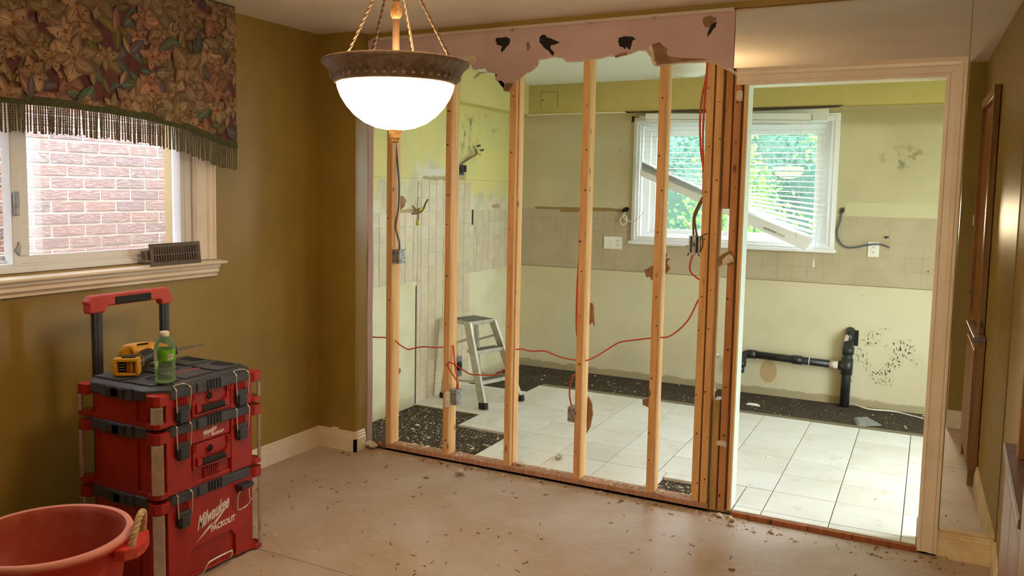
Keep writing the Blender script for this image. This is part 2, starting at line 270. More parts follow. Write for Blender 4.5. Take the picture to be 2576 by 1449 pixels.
# ------------------------------------------------------------------ mesh helpers
class MB:
    def __init__(s): s.v = []; s.f = []; s.mi = []; s.sm = []
    def add(s, vs, fs, mi=0, sm=False):
        o = len(s.v); s.v += [Vector(v) for v in vs]
        for f in fs: s.f.append([i+o for i in f]); s.mi.append(mi); s.sm.append(sm)
        return s
    def box(s, x0, x1, y0, y1, z0, z1, mi=0):
        vs = [(x, y, z) for z in (z0, z1) for y in (y0, y1) for x in (x0, x1)]
        return s.add(vs, [(0, 2, 3, 1), (4, 5, 7, 6), (0, 1, 5, 4), (2, 6, 7, 3), (0, 4, 6, 2), (1, 3, 7, 5)], mi)
    def obox(s, c, ax, ay, az, mi=0):
        c, ax, ay, az = Vector(c), Vector(ax), Vector(ay), Vector(az)
        vs = [c+i*ax+j*ay+k*az for k in (-1, 1) for j in (-1, 1) for i in (-1, 1)]
        return s.add(vs, [(0, 2, 3, 1), (4, 5, 7, 6), (0, 1, 5, 4), (2, 6, 7, 3), (0, 4, 6, 2), (1, 3, 7, 5)], mi)
    def beam(s, a, b, w, d, up=(0, 0, 1), mi=0):
        a, b = Vector(a), Vector(b); t = (b-a); L = t.length/2; t.normalize(); up = Vector(up)
        sx = t.cross(up); sx.normalize(); sy = sx.cross(t)
        return s.obox((a+b)/2, sx*w/2, sy*d/2, t*L, mi)
    def prism(s, poly, fn, w0, w1, mi=0):
        n_ = len(poly); vs = [fn(u, v, w0) for u, v in poly]+[fn(u, v, w1) for u, v in poly]
        fs = [tuple(range(n_-1, -1, -1)), tuple(range(n_, 2*n_))]+[(i, (i+1) % n_, n_+(i+1) % n_, n_+i) for i in range(n_)]
        return s.add(vs, fs, mi)
    def tube(s, pts, r, n_=8, closed=False, mi=0, sm=True, cap=True):
        pts = [Vector(p) for p in pts]; rs = r if isinstance(r, (list, tuple)) else [r]*len(pts)
        N = len(pts); rings = []; prev = None
        for i, p in enumerate(pts):
            a = pts[(i-1) % N] if (closed or i > 0) else p; b = pts[(i+1) % N] if (closed or i < N-1) else p
            t = (b-a); t = t.normalized() if t.length > 1e-9 else Vector((0, 0, 1))
            if prev is None:
                q = Vector((0, 0, 1)) if abs(t.z) < 0.9 else Vector((1, 0, 0)); e1 = t.cross(q).normalized()
            else:
                e1 = prev-t*prev.dot(t); e1 = e1.normalized() if e1.length > 1e-6 else t.orthogonal().normalized()
            prev = e1; e2 = t.cross(e1)
            rings.append([p+rs[i]*(math.cos(2*PI*k/n_)*e1+math.sin(2*PI*k/n_)*e2) for k in range(n_)])
        vs = [v for R in rings for v in R]; fs = []
        for i in range(N if closed else N-1):
            j = (i+1) % N
            fs += [(i*n_+k, i*n_+(k+1) % n_, j*n_+(k+1) % n_, j*n_+k) for k in range(n_)]
        if not closed and cap: fs += [tuple(range(n_-1, -1, -1)), tuple(range((N-1)*n_, N*n_))]
        return s.add(vs, fs, mi, sm)
    def lathe(s, prof, cx, cy, n_=40, mi=0, sm=True):
        vs = [(cx+r*math.cos(2*PI*k/n_), cy+r*math.sin(2*PI*k/n_), z) for r, z in prof for k in range(n_)]
        fs = [(i*n_+k, i*n_+(k+1) % n_, (i+1)*n_+(k+1) % n_, (i+1)*n_+k) for i in range(len(prof)-1) for k in range(n_)]
        return s.add(vs, fs, mi, sm)
    def cyl(s, a, b, r, n_=16, mi=0): return s.tube([a, b], r, n_, mi=mi)
    def chip(s, c, sx, sy, sz, rz, mi=0, tilt=0.3):
        m = Matrix.Rotation(rz, 3, 'Z') @ Matrix.Rotation(random.uniform(-tilt, tilt), 3, 'X')
        k = random.uniform(0.4, 0.9)
        vs = [(-sx, -sy, 0), (sx, -sy*k, 0), (sx*k, sy, 0), (-sx*0.8, sy*0.7, 0), (-sx*0.7, -sy*0.6, sz), (sx*0.8, -sy*k*0.6, sz), (sx*k*0.6, sy*0.8, sz), (-sx*0.6, sy*0.5, sz)]
        return s.add([m @ Vector(v)+Vector(c) for v in vs], [(3, 2, 1, 0), (4, 5, 6, 7), (0, 1, 5, 4), (1, 2, 6, 5), (2, 3, 7, 6), (3, 0, 4, 7)], mi)
def smooth(pts, k=5):
    P = [Vector(p) for p in pts]; out = []
    for i in range(len(P)-1):
        a, b, c, d = P[max(i-1, 0)], P[i], P[i+1], P[min(i+2, len(P)-1)]
        for j in range(k):
            t = j/k; out.append(0.5*((2*b)+(c-a)*t+(2*a-5*b+4*c-d)*t*t+(3*b-a-3*c+d)*t**3))
    return out+[P[-1]]
def obj(name, mb, mats, parent=None, origin=None, bevel=0.0, seg=2):
    """one mesh object; vertices given in the root's frame (or in world when origin is None and no parent)"""
    if not isinstance(mats, (list, tuple)): mats = [mats]
    me = bpy.data.meshes.new(name); o0 = Vector(origin) if origin is not None else Vector((0, 0, 0))
    me.from_pydata([tuple(v-o0) for v in mb.v], [], mb.f); me.polygons.foreach_set('material_index', mb.mi); me.polygons.foreach_set('use_smooth', mb.sm)
    for m in mats: me.materials.append(M[m] if isinstance(m, str) else m)
    me.update(); o = bpy.data.objects.new(name, me); COL.objects.link(o)
    if parent is not None: o.parent = parent
    elif origin is not None: o.location = o0
    if bevel:
        bv = o.modifiers.new('edges', 'BEVEL'); bv.width = bevel; bv.segments = seg; bv.limit_method = 'ANGLE'; bv.angle_limit = 0.7
    return o
def thing(name, loc, label, cat, group=None, rz=0.0):
    o = bpy.data.objects.new(name, None); COL.objects.link(o); o.location = loc; o.rotation_euler = (0, 0, rz); o.empty_display_size = 0.1
    o['label'] = label; o['category'] = cat
    if group: o['group'] = group
    return o
def part(name, mb, mats, root, bevel=0.0, sub=None, world=True, label=None, seg=2):
    """part of a thing; vertices in world coordinates (world=True) or in the thing's own frame"""
    org = root.location if world else None
    o = obj(name, mb, mats, sub if sub is not None else root, org, bevel, seg)
    if label: o['label'] = label
    return o
def tag(o, label, cat, group=None):
    o['label'] = label; o['category'] = cat
    if group: o['group'] = group
    return o
def single(name, mb, mats, label, cat, group=None, bevel=0.0):
    xs = [v.x for v in mb.v]; ys = [v.y for v in mb.v]; zs = [v.z for v in mb.v]
    return tag(obj(name, mb, mats, None, ((min(xs)+max(xs))/2, (min(ys)+max(ys))/2, min(zs)), bevel), label, cat, group)
def struct(name, mb, mats, bevel=0.0):
    o = obj(name, mb, mats, None, None, bevel); o['kind'] = 'structure'; return o
def sempty(name):
    o = bpy.data.objects.new(name, None); COL.objects.link(o); o['kind'] = 'structure'; return o
def stuff(o): o['kind'] = 'stuff'; return o
XZ = lambda y0: (lambda u, v, w: (u, w, v))          # polygon in x,z extruded along y
YZ = lambda u, v, w: (w, u, v)                        # polygon in y,z extruded along x
XY = lambda u, v, w: (u, v, w)

# ------------------------------------------------------------------ room shell
XL, XK, D, CE = -1.1115, -1.0913, 2.60, 2.44
RW = lambda y: 2.412+0.0205*y if y > -2.4 else 2.363  # right wall is a little out of square
# dining floor: slab with two rows of sheet subfloor
fl = struct('floor', MB().box(-1.35, 4.2, -6.6, 0.0, -0.12, -0.012), 'bed')
for (x0, x1, y0, y1) in [(XL, 2.45, -1.4165, -0.001), (XL, 2.45, -2.64, -1.4205), (XL, 4.2, -6.55, -2.642)]:
    obj('subfloor_panel', MB().box(x0, x1, y0, y1, -0.012, 0.0), 'subfloor', fl)
struct('ceiling', MB().box(-1.35, 4.2, -6.6, 0.0, CE, CE+0.1), 'ceiling')
struct('ceiling_kitchen', MB().box(-1.35, 3.6, 0.0, 2.8, CE, CE+0.1), 'kceiling')
# left wall with the window opening y -2.95..-1.06, z 1.19..1.98
WY0, WY1, WZ0, WZ1 = -2.95, -1.06, 1.190, 1.98
struct('wall_left', MB().box(-1.33, XL, -6.6, WY0, 0, CE).box(-1.33, XL, WY1, -0.12, 0, CE).box(-1.33, XL, WY0, WY1, 0, WZ0).box(-1.33, XL, WY0, WY1, WZ1, CE), 'olive')
SX = -0.842
struct('wall_stub', MB().box(-1.33, SX, -0.12, 0.0, 0, CE), 'olive')
struct('trim_1', MB().prism([(SX-0.012, 0), (SX, 0), (SX+0.004, 0.4), (SX, 0.8), (SX+0.006, 1.1), (SX+0.001, 1.3), (SX+0.003, 2.0), (SX, 2.44), (SX-0.012, 2.44)], XZ(0), 0.0005, 0.052), 'pink')
struct('wall_back', MB().box(SX, 2.45, -0.012, 0.10, 2.41, CE).box(2.134, 2.45, 0.0, 0.10, 0, 2.41).box(1.312, 2.134, 0.0, 0.10, 2.075, 2.41), 'olive')
struct('wall_right', MB().prism([(RW(0)+0.0, 0.0), (RW(-2.39), -2.39), (2.6, -2.39), (2.6, 0.0)], XY, 0, CE), 'olive')
struct('wall_wing', MB().box(2.262, 2.6, -2.52, -2.39, 0, CE), 'olive')
struct('wall_light_block', MB().box(-1.33, 1.15, -4.75, -4.60, 0, CE), 'olive')  # unseen wall added to keep the living room lamp off the toolboxes
struct('wall_rear', MB().box(-1.33, 4.3, -6.7, -6.55, 0, CE), 'olive')
struct('wall_living_right', MB().box(4.2, 4.3, -6.6, -2.39, 0, CE).box(2.6, 4.2, -2.40, -2.30, 0, CE), 'olive')
# kitchen shell
kw = struct('wall_kitchen_left', MB().box(-1.33, XK, 0.0, D+0.15, 0, CE), 'kleft')
KX0, KX1, KZ0, KZ1 = -0.015, 1.415, 1.165, 2.105
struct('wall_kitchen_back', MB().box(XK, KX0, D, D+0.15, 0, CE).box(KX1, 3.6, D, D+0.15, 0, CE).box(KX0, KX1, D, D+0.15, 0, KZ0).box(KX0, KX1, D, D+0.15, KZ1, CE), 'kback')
struct('wall_kitchen_right', MB().box(3.4, 3.55, 0, 0.25, 0, CE).box(3.4, 3.55, 1.35, D, 0, CE).box(3.4, 3.55, 0.25, 1.35, 2.1, CE), 'kback')  # unseen opening added in this wall to let daylight into the kitchen
struct('wall_kitchen_front', MB().box(2.45, 3.4, 0, 0.1, 0, CE), 'soffit_pale')
struct('soffit_back', MB().box(-0.97, 3.4, 2.47, D, 2.195, CE), 'soffit')
struct('soffit_left', MB().box(XK, -0.97, 0.10, D, 2.195, CE), 'soffit_pale')
struct('soffit_edge', MB().box(-0.97, -0.08, 2.462, 2.48, 2.187, 2.197).prism([(-0.12, 2.197), (-0.10, 2.186), (0.6, 2.181), (1.46, 2.182), (1.50, 2.197)], XZ(0), 2.462, 2.475, 1), ['white_trim', 'dark_gap'])

# kitchen floor: scraped bed with single tiles on it
kf = struct('floor_kitchen', MB().box(-1.35, 3.6, 0.0, 2.8, -0.12, 0.013), 'bed')
def cut(rects, hole):
    out = []
    for (a, b, c, d) in rects:
        e, f, g, h = max(a, hole[0]), min(b, hole[1]), max(c, hole[2]), min(d, hole[3])
        if e >= f or g >= h: out.append((a, b, c, d)); continue
        for r in ((a, e, c, d), (f, b, c, d), (e, f, c, g), (e, f, h, d)):
            if r[1]-r[0] > 0.015 and r[3]-r[2] > 0.015: out.append(r)
    return out
holes = [(-2, 1.318, -1, 0.092), (2.116, 4, -1, 0.101), (-1.2, -0.555, -1, 0.90), (-0.6, -0.16, -1, 0.60), (0.895, 1.085, 0.09, 0.30), (-1.2, -0.56, 1.66, 2.2)]
for i in range(-5, 11):
    for j in range(0, 7):
        x0, x1 = 0.242+0.3021*i, 0.242+0.3021*(i+1); y0, y1 = 0.075+0.305*(j-1), 0.075+0.305*j
        x0, x1 = max(x0, XK+0.002), min(x1, 3.38); y0, y1 = max(y0, 0.013), min(y1, 2.0+0.02*random.random())
        if x1-x0 < 0.02 or y1-y0 < 0.015: continue
        rs = [(x0, x1, y0, y1)]
        for hl in holes: rs = cut(rs, hl)
        for (a, b, c, d) in rs:
            g = 0.0022; zt = 0.029+random.uniform(-0.0006, 0.0006)
            obj('floor_tile', MB().box(a+g, b-g, c+g, d-g, 0.0125, zt), 'floor_tile', kf, None, 0.0012, 1)
obj('grout_bed', MB().box(-0.56, 3.38, 0.92, 1.99, 0.0128, 0.0235).box(-0.16, 0.89, 0.10, 0.92, 0.0128, 0.0235).box(1.09, 3.38, 0.005, 0.92, 0.0128, 0.0235).box(-1.08, -0.56, 0.90, 1.65, 0.0128, 0.0235), 'grout', kf)
# doorway threshold boards
th = sempty('trim_2')
for (a, b) in [(1.315, 1.40), (1.402, 1.668), (1.670, 1.86), (1.862, 2.125)]:
    obj('threshold_board', MB().box(a, b, -0.008+random.uniform(-0.003, 0.003), 0.012, 0.0, 0.024), 'threshold', th, None, 0.002, 1)

# wall tiles on the kitchen's left wall
def wall_tiles(y0, y1, z0, z1):
    k0 = math.floor((y0-0.978)/0.1023); 
    for k in range(k0, k0+30):
        a, b = max(0.978+0.1023*k, y0), min(0.978+0.1023*(k+1), y1)
        if b-a < 0.02: continue
        for q in range(-4, 16):
            c, d = max(1.393-0.0985*(q+1), z0), min(1.393-0.0985*q, z1)
            if d-c < 0.02: continue
            g = 0.0022; t = 0.004+random.uniform(-0.0008, 0.0008)
            obj('wall_tile', MB().box(XK-0.001, XK+t, a+g, b-g, c+g, d-g), 'wall_tile', kw, None, 0.001, 1)
wall_tiles(0.06, 0.915, 0.905, 1.393); wall_tiles(0.93, 1.70, 0.02, 1.615); wall_tiles(1.755, 2.55, 0.90, 1.393)
obj('wall_crack', MB().box(XK-0.001, XK+0.0008, 0.916, 0.928, 0.02, 0.87).box(XK-0.001, XK+0.0008, 0.928, 0.975, 0.865, 0.877).box(XK-0.001, XK+0.0008, 0.962, 0.978, 0.865, 0.92).box(XK-0.001, XK+0.002, 0.936, 0.946, 1.40, 1.60).box(XK-0.001, XK+0.005, 1.722, 1.737, 1.28, 1.40), 'deep_black', kw)
obj('torn_hole', MB().prism([(0.7, 1.506), (0.75, 1.505), (0.787, 1.473), (0.766, 1.432), (0.723, 1.413), (0.694, 1.417)], YZ, XK-0.002, XK+0.0012), 'brown_paper', kw)

# baseboards
BP = [(0, 0), (0.016, 0), (0.016, 0.078), (0.012, 0.084), (0.013, 0.092), (0.008, 0.102), (0.009, 0.110), (0.004, 0.118), (0, 0.118)]
def base_x(name, x0, x1, yw, sgn=-1, m='white_trim'):      # runs along x on a wall at y = yw
    struct(name, MB().prism([(yw+sgn*t, zz) for t, zz in BP], YZ, x0, x1), m)
def base_y(name, y0, y1, xw, sgn=1, m='white_trim'):
    struct(name, MB().prism([(xw+sgn*t, zz) for t, zz in BP], lambda u, v, w: (u, w, v), y0, y1), m)
base_y('baseboard_left', -6.5, -0.120, XL); base_x('baseboard_stub', XL, SX+0.016, -0.12); base_y('baseboard_return', -0.136, -0.030, SX)
base_x('baseboard_back', 2.195, 2.405, 0.0, -1, 'dirty_trim')
mb = MB(); 
for (ya, yb) in [(-0.02, -1.09), (-1.80, -2.39)]:
    n_ = len(BP); vs = [(RW(yy)-t, yy, zz) for yy in (ya, yb) for t, zz in BP]
    mb.add(vs, [tuple(range(n_)), tuple(range(2*n_-1, n_-1, -1))]+[(i, n_+i, n_+(i+1) % n_, (i+1) % n_) for i in range(n_)])
struct('baseboard_right', mb, 'dirty_trim'); base_x('baseboard_wing', 2.262, RW(-2.39)-0.01, -2.39, 1, 'white_trim')

# doorway casing and jambs
def casing_profile(a, b, out):      # across width from inner edge a to outer edge b
    w = b-a; return [(a, 0), (a, -0.012*out), (a+0.16*w, -0.016*out), (a+0.2*w, -0.013*out), (a+0.52*w, -0.013*out), (a+0.60*w, -0.019*out), (a+0.78*w, -0.021*out), (a+0.84*w, -0.016*out), (b-0.06*w, -0.022*out), (b, -0.021*out), (b, 0)]
dc = sempty('door_1')
cp = casing_profile(2.120, 2.195, 1); NC = len(cp); mz = lambda x_: 2.061+(x_-2.120)*1.0
def loft(A, B):
    mb = MB(); return mb.add(A+B, [tuple(range(NC)), tuple(range(2*NC-1, NC-1, -1))]+[(i, NC+i, NC+(i+1) % NC, (i+1) % NC) for i in range(NC)])
obj('casing_right', loft([(a, b, 0.012) for a, b in cp], [(a, b, mz(a)-0.0006) for a, b in cp]), 'white_trim', dc)
obj('casing_head', loft([(a, b, mz(a)) for a, b in cp], [(1.262, b, mz(a)) for a, b in cp]), 'white_trim', dc)
obj('jamb_left', MB().box(1.297, 1.3125, -0.004, 0.112, 0.028, 2.075).box(1.3125, 1.316, 0.004, 0.112, 0.028, 2.06, 1), ['stud', 'jamb_paint'], dc)
obj('jamb_right', MB().box(2.118, 2.134, -0.002, 0.112, 0.024, 2.075), 'white_trim', dc)
obj('jamb_head', MB().box(1.3125, 2.12, 0.0, 0.112, 2.058, 2.075), 'white_trim', dc)

# ------------------------------------------------------------------ stud wall
sw = thing('stud_wall', (0.25, 0.045, 0), 'open wall frame of bare wooden studs between the two rooms', 'wall frame')
def stud(x0, x1, z0=0.038, z1=2.364, y0=0.0, y1=0.089, m='stud', name='stud'):
    mb = MB().box(x0, x1, y0, y1, z0, z1); o = obj(name, MB_local(mb, ((x0+x1)/2, (y0+y1)/2, z0)), m, sw, None, 0.003, 1)
    o.location = Vector(((x0+x1)/2, (y0+y1)/2, z0))-sw.location; return o
def MB_local(mb, c):
    c = Vector(c); mb.v = [v-c for v in mb.v]; return mb
for x0 in (-0.709, -0.3125, 0.080, 0.494, 0.891): stud(x0, x0+0.038)
stud(0.1185, 0.1245, 0.05, 2.364, 0.03, 0.089)
stud(1.121, 1.157); stud(1.164, 1.199)
stud(1.211, 1.243, 0.0, 0.56, 0.004, 0.089, 'stud_mould'); stud(1.211, 1.243, 1.485, 2.364, 0.006, 0.089, 'stud_dark')
stud(1.250, 1.284, 0.0, 2.30, 0.003, 0.089, 'stud_dark')
part('bottom_plate', MB().box(-0.71, 1.207, 0.0, 0.089, 0.0, 0.038), 'plate_wood', sw, 0.003)
part('top_plate', MB().box(SX, 1.312, 0.0, 0.089, 2.366, 2.41), 'stud', sw, 0.003)
part('header', MB().box(1.205, 1.312, 0.002, 0.089, 2.31, 2.364), 'stud_dark', sw, 0.002)

nh = MB(); rn = random.Random(5)
for x0, w_ in ((-0.709, 0.038), (-0.3125, 0.038), (0.080, 0.038), (0.494, 0.038), (0.891, 0.038), (1.121, 0.036), (1.164, 0.035), (1.250, 0.034)):
    for k in range(9):
        z_ = 0.15+k*0.235+rn.uniform(-0.06, 0.06); xx = x0+w_*rn.uniform(0.25, 0.8); L_ = rn.choice((0.002, 0.004, 0.012, 0.018))
        nh.cyl((xx, 0.001, z_), (xx+rn.uniform(-0.003, 0.003), -L_, z_+rn.uniform(-0.003, 0.002)), rn.choice((0.0022, 0.003, 0.0042)), 6)
stuff(part('nail_heads', nh, 'nail', sw))
# torn pink drywall left over the studs
PINK = [(-0.84,2.405),(-0.838,2.323),(-0.709,2.307),(-0.62,2.295),(-0.613,2.317),(-0.581,2.328),(-0.481,2.327),(-0.473,2.287),(-0.38,2.27),(-0.281,2.259),(-0.152,2.235),(-0.142,2.209),(-0.104,2.212),(-0.065,2.214),(-0.05,2.192),(-0.012,2.186),(0.007,2.164),(-0.002,2.144),(0.036,2.138),(0.055,2.121),(0.046,2.088),(0.079,2.08),(0.102,2.111),(0.124,2.134),(0.17,2.169),(0.206,2.183),(0.241,2.209),(0.245,2.237),(0.303,2.242),(0.338,2.248),(0.382,2.241),(0.404,2.22),(0.46,2.216),(0.511,2.222),(0.562,2.223),(0.628,2.235),(0.718,2.233),(0.789,2.255),(0.821,2.249),(0.837,2.23),(0.85,2.206),(0.863,2.176),(0.878,2.172),(0.956,2.178),(1.031,2.181),(1.136,2.179),(1.173,2.162),(1.218,2.135),(1.244,2.112),(1.242,2.27),(1.242,2.405)]
def jag(poly, amp, k=3, fix=lambda p: False):
    out = []
    for i, p in enumerate(poly):
        q = poly[(i+1) % len(poly)]; out.append(p)
        if fix(p) and fix(q): continue
        for j in range(1, k):
            t = j/k; out.append((p[0]+(q[0]-p[0])*t+random.uniform(-amp, amp), p[1]+(q[1]-p[1])*t+random.uniform(-amp, amp)))
    return out
pd = thing('torn_drywall', (0.2, -0.006, 2.08), 'strip of pink drywall with a ragged torn lower edge under the ceiling', 'drywall')
part('gypsum_board', MB().prism(jag(PINK, 0.005, 3, lambda p: p[1] > 2.40 or p[0] > 1.24), XZ(0), -0.0115, -0.0005), 'pink', pd)
def flat(poly, y0, y1): return MB().prism(poly, XZ(0), y0, y1)
B1 = [(-0.006,2.351),(0.003,2.362),(0.055,2.363),(0.078,2.353),(0.081,2.337),(0.07,2.317),(0.051,2.3),(0.033,2.282),(0.028,2.295),(0.037,2.315),(0.004,2.325)]
B2 = [(0.251,2.345),(0.269,2.36),(0.287,2.355),(0.296,2.342),(0.327,2.332),(0.367,2.314),(0.336,2.304),(0.314,2.301),(0.319,2.281),(0.337,2.264),(0.329,2.248),(0.306,2.274),(0.275,2.296),(0.252,2.321)]
B3 = [(0.682,2.315),(0.707,2.32),(0.755,2.314),(0.771,2.303),(0.752,2.296),(0.745,2.266),(0.741,2.254),(0.729,2.263),(0.72,2.271),(0.713,2.256),(0.704,2.268),(0.684,2.277),(0.679,2.297)]
B4a = [(1.091,2.367),(1.105,2.384),(1.127,2.387),(1.15,2.377),(1.157,2.366),(1.144,2.349),(1.13,2.332),(1.111,2.333),(1.096,2.349)]
B4b = [(1.161,2.356),(1.155,2.333),(1.138,2.313),(1.117,2.289),(1.123,2.321),(1.136,2.346)]
TORN = [(0.851,2.274),(0.89,2.28),(0.93,2.246),(0.923,2.224),(0.939,2.209),(1.031,2.196),(1.132,2.184),(1.031,2.181),(0.878,2.173),(0.864,2.183),(0.865,2.22)]
T4 = [(-0.271,2.267),(-0.143,2.281),(-0.119,2.262),(-0.123,2.238),(-0.182,2.232),(-0.261,2.255)]
for P_ in (B1, B2, B3, B4b): part('mastic_patch', flat(jag(P_, 0.003, 2), -0.0145, -0.0105), 'deep_black', pd, label='black mastic patch')
for P_ in (B4a, TORN, [(0.055,2.121),(0.106,2.12),(0.079,2.08),(0.046,2.088)], [(0.661,2.229),(0.725,2.244),(0.73,2.232),(0.669,2.218)], [(0.175,2.322),(0.193,2.329),(0.201,2.3),(0.181,2.281)], [(-0.78,2.335),(-0.72,2.34),(-0.69,2.325),(-0.70,2.310),(-0.77,2.315)]):
    part('torn_paper', flat(jag(P_, 0.003, 2), -0.0130, -0.0105), 'brown_paper', pd, label='brown torn paper patch')
for P_ in (T4, [(0.835,2.262),(0.851,2.274),(0.865,2.22),(0.868,2.19),(0.878,2.172),(0.858,2.178),(0.848,2.21)], [(0.24,2.205),(0.250,2.212),(0.256,2.24),(0.246,2.238)], [(1.215,2.137),(1.244,2.115),(1.262,2.10),(1.258,2.12),(1.235,2.14)]):
    part('gypsum_edge', flat(jag(P_, 0.003, 2), -0.0138, -0.0105), 'gypsum', pd)
rim = [p for p in PINK if -0.45 < p[0] < 1.22 and p[1] < 2.30]
q = jag([(a, b+0.006) for a, b in rim]+[(a, b-0.007) for a, b in reversed(rim)], 0.002, 2)
part('gypsum_edge', flat(q, -0.0098, -0.0035), 'gypsum', pd)
cl = MB()
cl.prism([(-0.06, 2.188), (-0.10, 2.185), (-0.125, 2.165), (-0.128, 2.15), (-0.115, 2.158), (-0.09, 2.178), (-0.05, 2.18)], XZ(0), -0.022, -0.018)
part('paper_curl', cl, 'gypsum', pd)
# metal track that held the mirrors
tr = thing('mirror_track', (0.2, -0.016, 2.40), 'long thin white metal channel along the top of the torn pink drywall', 'track')
part('channel', MB().box(-0.80, 1.24, -0.019, -0.0125, 2.400, 2.408).box(-0.80, 1.24, -0.026, -0.019, 2.397, 2.4135), 'track', tr, 0.001)
for x_ in (-0.36, 0.10, 0.53, 0.86): part('clip', MB().box(x_-0.008, x_+0.008, -0.03, -0.0262, 2.388, 2.402), 'galv', tr, 0.001)

# scraps of drywall still nailed to the kitchen side of the studs
def scrap(poly, y, m, label):
    return single('drywall_scrap', flat(jag(poly, 0.003, 2), y, y+0.012), m, label, 'drywall scrap')
scrap([(0.515,0.468),(0.539,0.461),(0.556,0.428),(0.562,0.376),(0.553,0.322),(0.537,0.28),(0.521,0.25),(0.512,0.323)], 0.091, 'brown_paper', 'large rounded brown drywall scrap low on the stud beside the hanging grey box')
scrap([(0.816,1.162),(0.857,1.185),(0.92,1.19),(0.912,1.248),(0.935,1.249),(0.927,1.229),(0.95,1.227),(0.934,1.203),(0.952,1.174),(0.939,1.16),(0.916,1.142),(0.856,1.111),(0.848,1.127),(0.831,1.123),(0.824,1.143)], 0.091, 'brown_paper', 'ragged brown drywall scrap showing both sides of the stud before the window')
scrap([(0.519,0.97),(0.54,0.971),(0.55,0.944),(0.559,0.847),(0.543,0.873),(0.526,0.851),(0.519,0.935)], 0.091, 'brown_paper', 'narrow pointed brown scrap at mid height on the middle stud')
scrap([(0.085,0.995),(0.111,0.982),(0.113,0.96),(0.103,0.939),(0.085,0.938)], 0.091, 'brown_paper', 'small brown scrap on the cracked third stud')
scrap([(-0.70,0.482),(-0.673,0.48),(-0.667,0.465),(-0.672,0.449),(-0.70,0.433)], 0.091, 'brown_paper', 'small brown scrap low on the leftmost stud')
scrap([(0.832,0.491),(0.858,0.501),(0.916,0.483),(0.924,0.465),(0.917,0.448),(0.867,0.451),(0.834,0.462)], 0.091, 'brown_paper', 'jagged brown scrap low on the stud left of the doorway posts')
ch = thing('drywall_chunk', (1.245, -0.004, 1.209), 'torn brown and white drywall chunk stuck on the posts beside the doorway below window height', 'drywall scrap')
part('paper_face', flat(jag([(1.212,1.254),(1.242,1.279),(1.261,1.288),(1.268,1.268),(1.284,1.239),(1.217,1.209),(1.208,1.225)], 0.002, 2), -0.012, 0.002), 'brown_paper', ch)
part('gypsum_core', flat(jag([(1.239,1.251),(1.263,1.273),(1.273,1.268),(1.284,1.239),(1.225,1.211),(1.223,1.219),(1.235,1.227),(1.230,1.236)], 0.003, 2), -0.017, -0.011), 'gypsum', ch)
single('drywall_chunk', flat(jag([(1.238,0.362),(1.262,0.366),(1.283,0.362),(1.284,0.338),(1.255,0.342),(1.240,0.348)], 0.003, 2), -0.012, 0.004), 'gypsum', 'small white drywall chunk low on the posts beside the doorway', 'drywall scrap')
single('drywall_chunk', flat(jag([(1.262,2.03),(1.288,2.035),(1.29,1.99),(1.272,1.985),(1.26,2.0)], 0.004, 2), -0.012, 0.004), 'gypsum', 'small white drywall chunk near the top of the posts under the door casing corner', 'drywall scrap')

# ------------------------------------------------------------------ mirrors on the back wall
mr = thing('wall_mirror', (2.30, -0.004, 0.132), 'tall frameless mirror between the doorway casing and the right wall', 'mirror')
part('mirror_glass', MB().box(2.199, RW(0)-0.004, -0.007, -0.0012, 0.132, 2.395), 'mirror', mr)
part('bottom_channel', MB().box(2.199, RW(0)-0.004, -0.010, -0.001, 0.120, 0.133), 'dirty_trim', mr, 0.001)
mr = thing('wall_mirror', (1.72, -0.004, 2.137), 'wide low mirror panel above the doorway, reflecting the ceiling', 'mirror')
part('mirror_glass', MB().box(1.245, 2.196, -0.007, -0.0012, 2.138, 2.397), 'mirror', mr)
part('top_channel', MB().box(1.245, 2.40, -0.010, -0.0013, 2.397, 2.403), 'track', mr, 0.001)

# ------------------------------------------------------------------ wooden cabinet by the right wall, thermostat
cb = thing('side_cabinet', (2.37, -1.45, 0), 'brown wooden cabinet with purple-brown top, against the right wall', 'cabinet')
def rwbox(a, b, y0, y1, z0, z1):     # box between distances a..b from the right wall
    return MB().prism([(RW(y0)-a, y0), (RW(y0)-b, y0), (RW(y1)-b, y1), (RW(y1)-a, y1)], XY, z0, z1)
part('body', rwbox(0.003, 0.048, -1.78, -1.11, 0.09, 0.79), 'cabinet_wood', cb, 0.003)
part('top', rwbox(0.003, 0.062, -1.80, -1.095, 0.79, 0.815), 'cap_purple', cb, 0.004)
part('apron', rwbox(0.003, 0.055, -1.79, -1.105, 0.755, 0.79), 'cabinet_wood', cb, 0.003)
for y_ in (-1.77, -1.15): part('leg', rwbox(0.006, 0.044, y_, y_+0.035, 0.0, 0.09), 'cabinet_wood', cb, 0.002)
for y_ in (-1.76, -1.44): part('door', rwbox(0.048, 0.053, y_, y_+0.31, 0.12, 0.74), 'cabinet_wood', cb, 0.003)
pst = thing('upright_frame', (2.38, -1.6, 0.815), 'tall dark wooden frame with upright posts above the brown cabinet, seen in the mirror', 'frame')
for y_ in (-1.22, -2.08): part('post', rwbox(0.003, 0.035, y_-0.06, y_, 0.815, 2.10), 'cabinet_wood', pst, 0.004)
part('head_rail', rwbox(0.003, 0.035, -2.14, -1.22, 2.10, 2.16), 'cabinet_wood', pst, 0.004)
part('back_board', rwbox(0.002, 0.012, -2.08, -1.28, 0.815, 2.10), 'cabinet_wood', pst)
tm = thing('thermostat', (2.35, -2.22, 1.40), 'small white thermostat on the right wall, seen in the mirror', 'thermostat')
part('back_plate', rwbox(0.0005, 0.012, -2.28, -2.16, 1.36, 1.46), 'white_plastic', tm, 0.004)
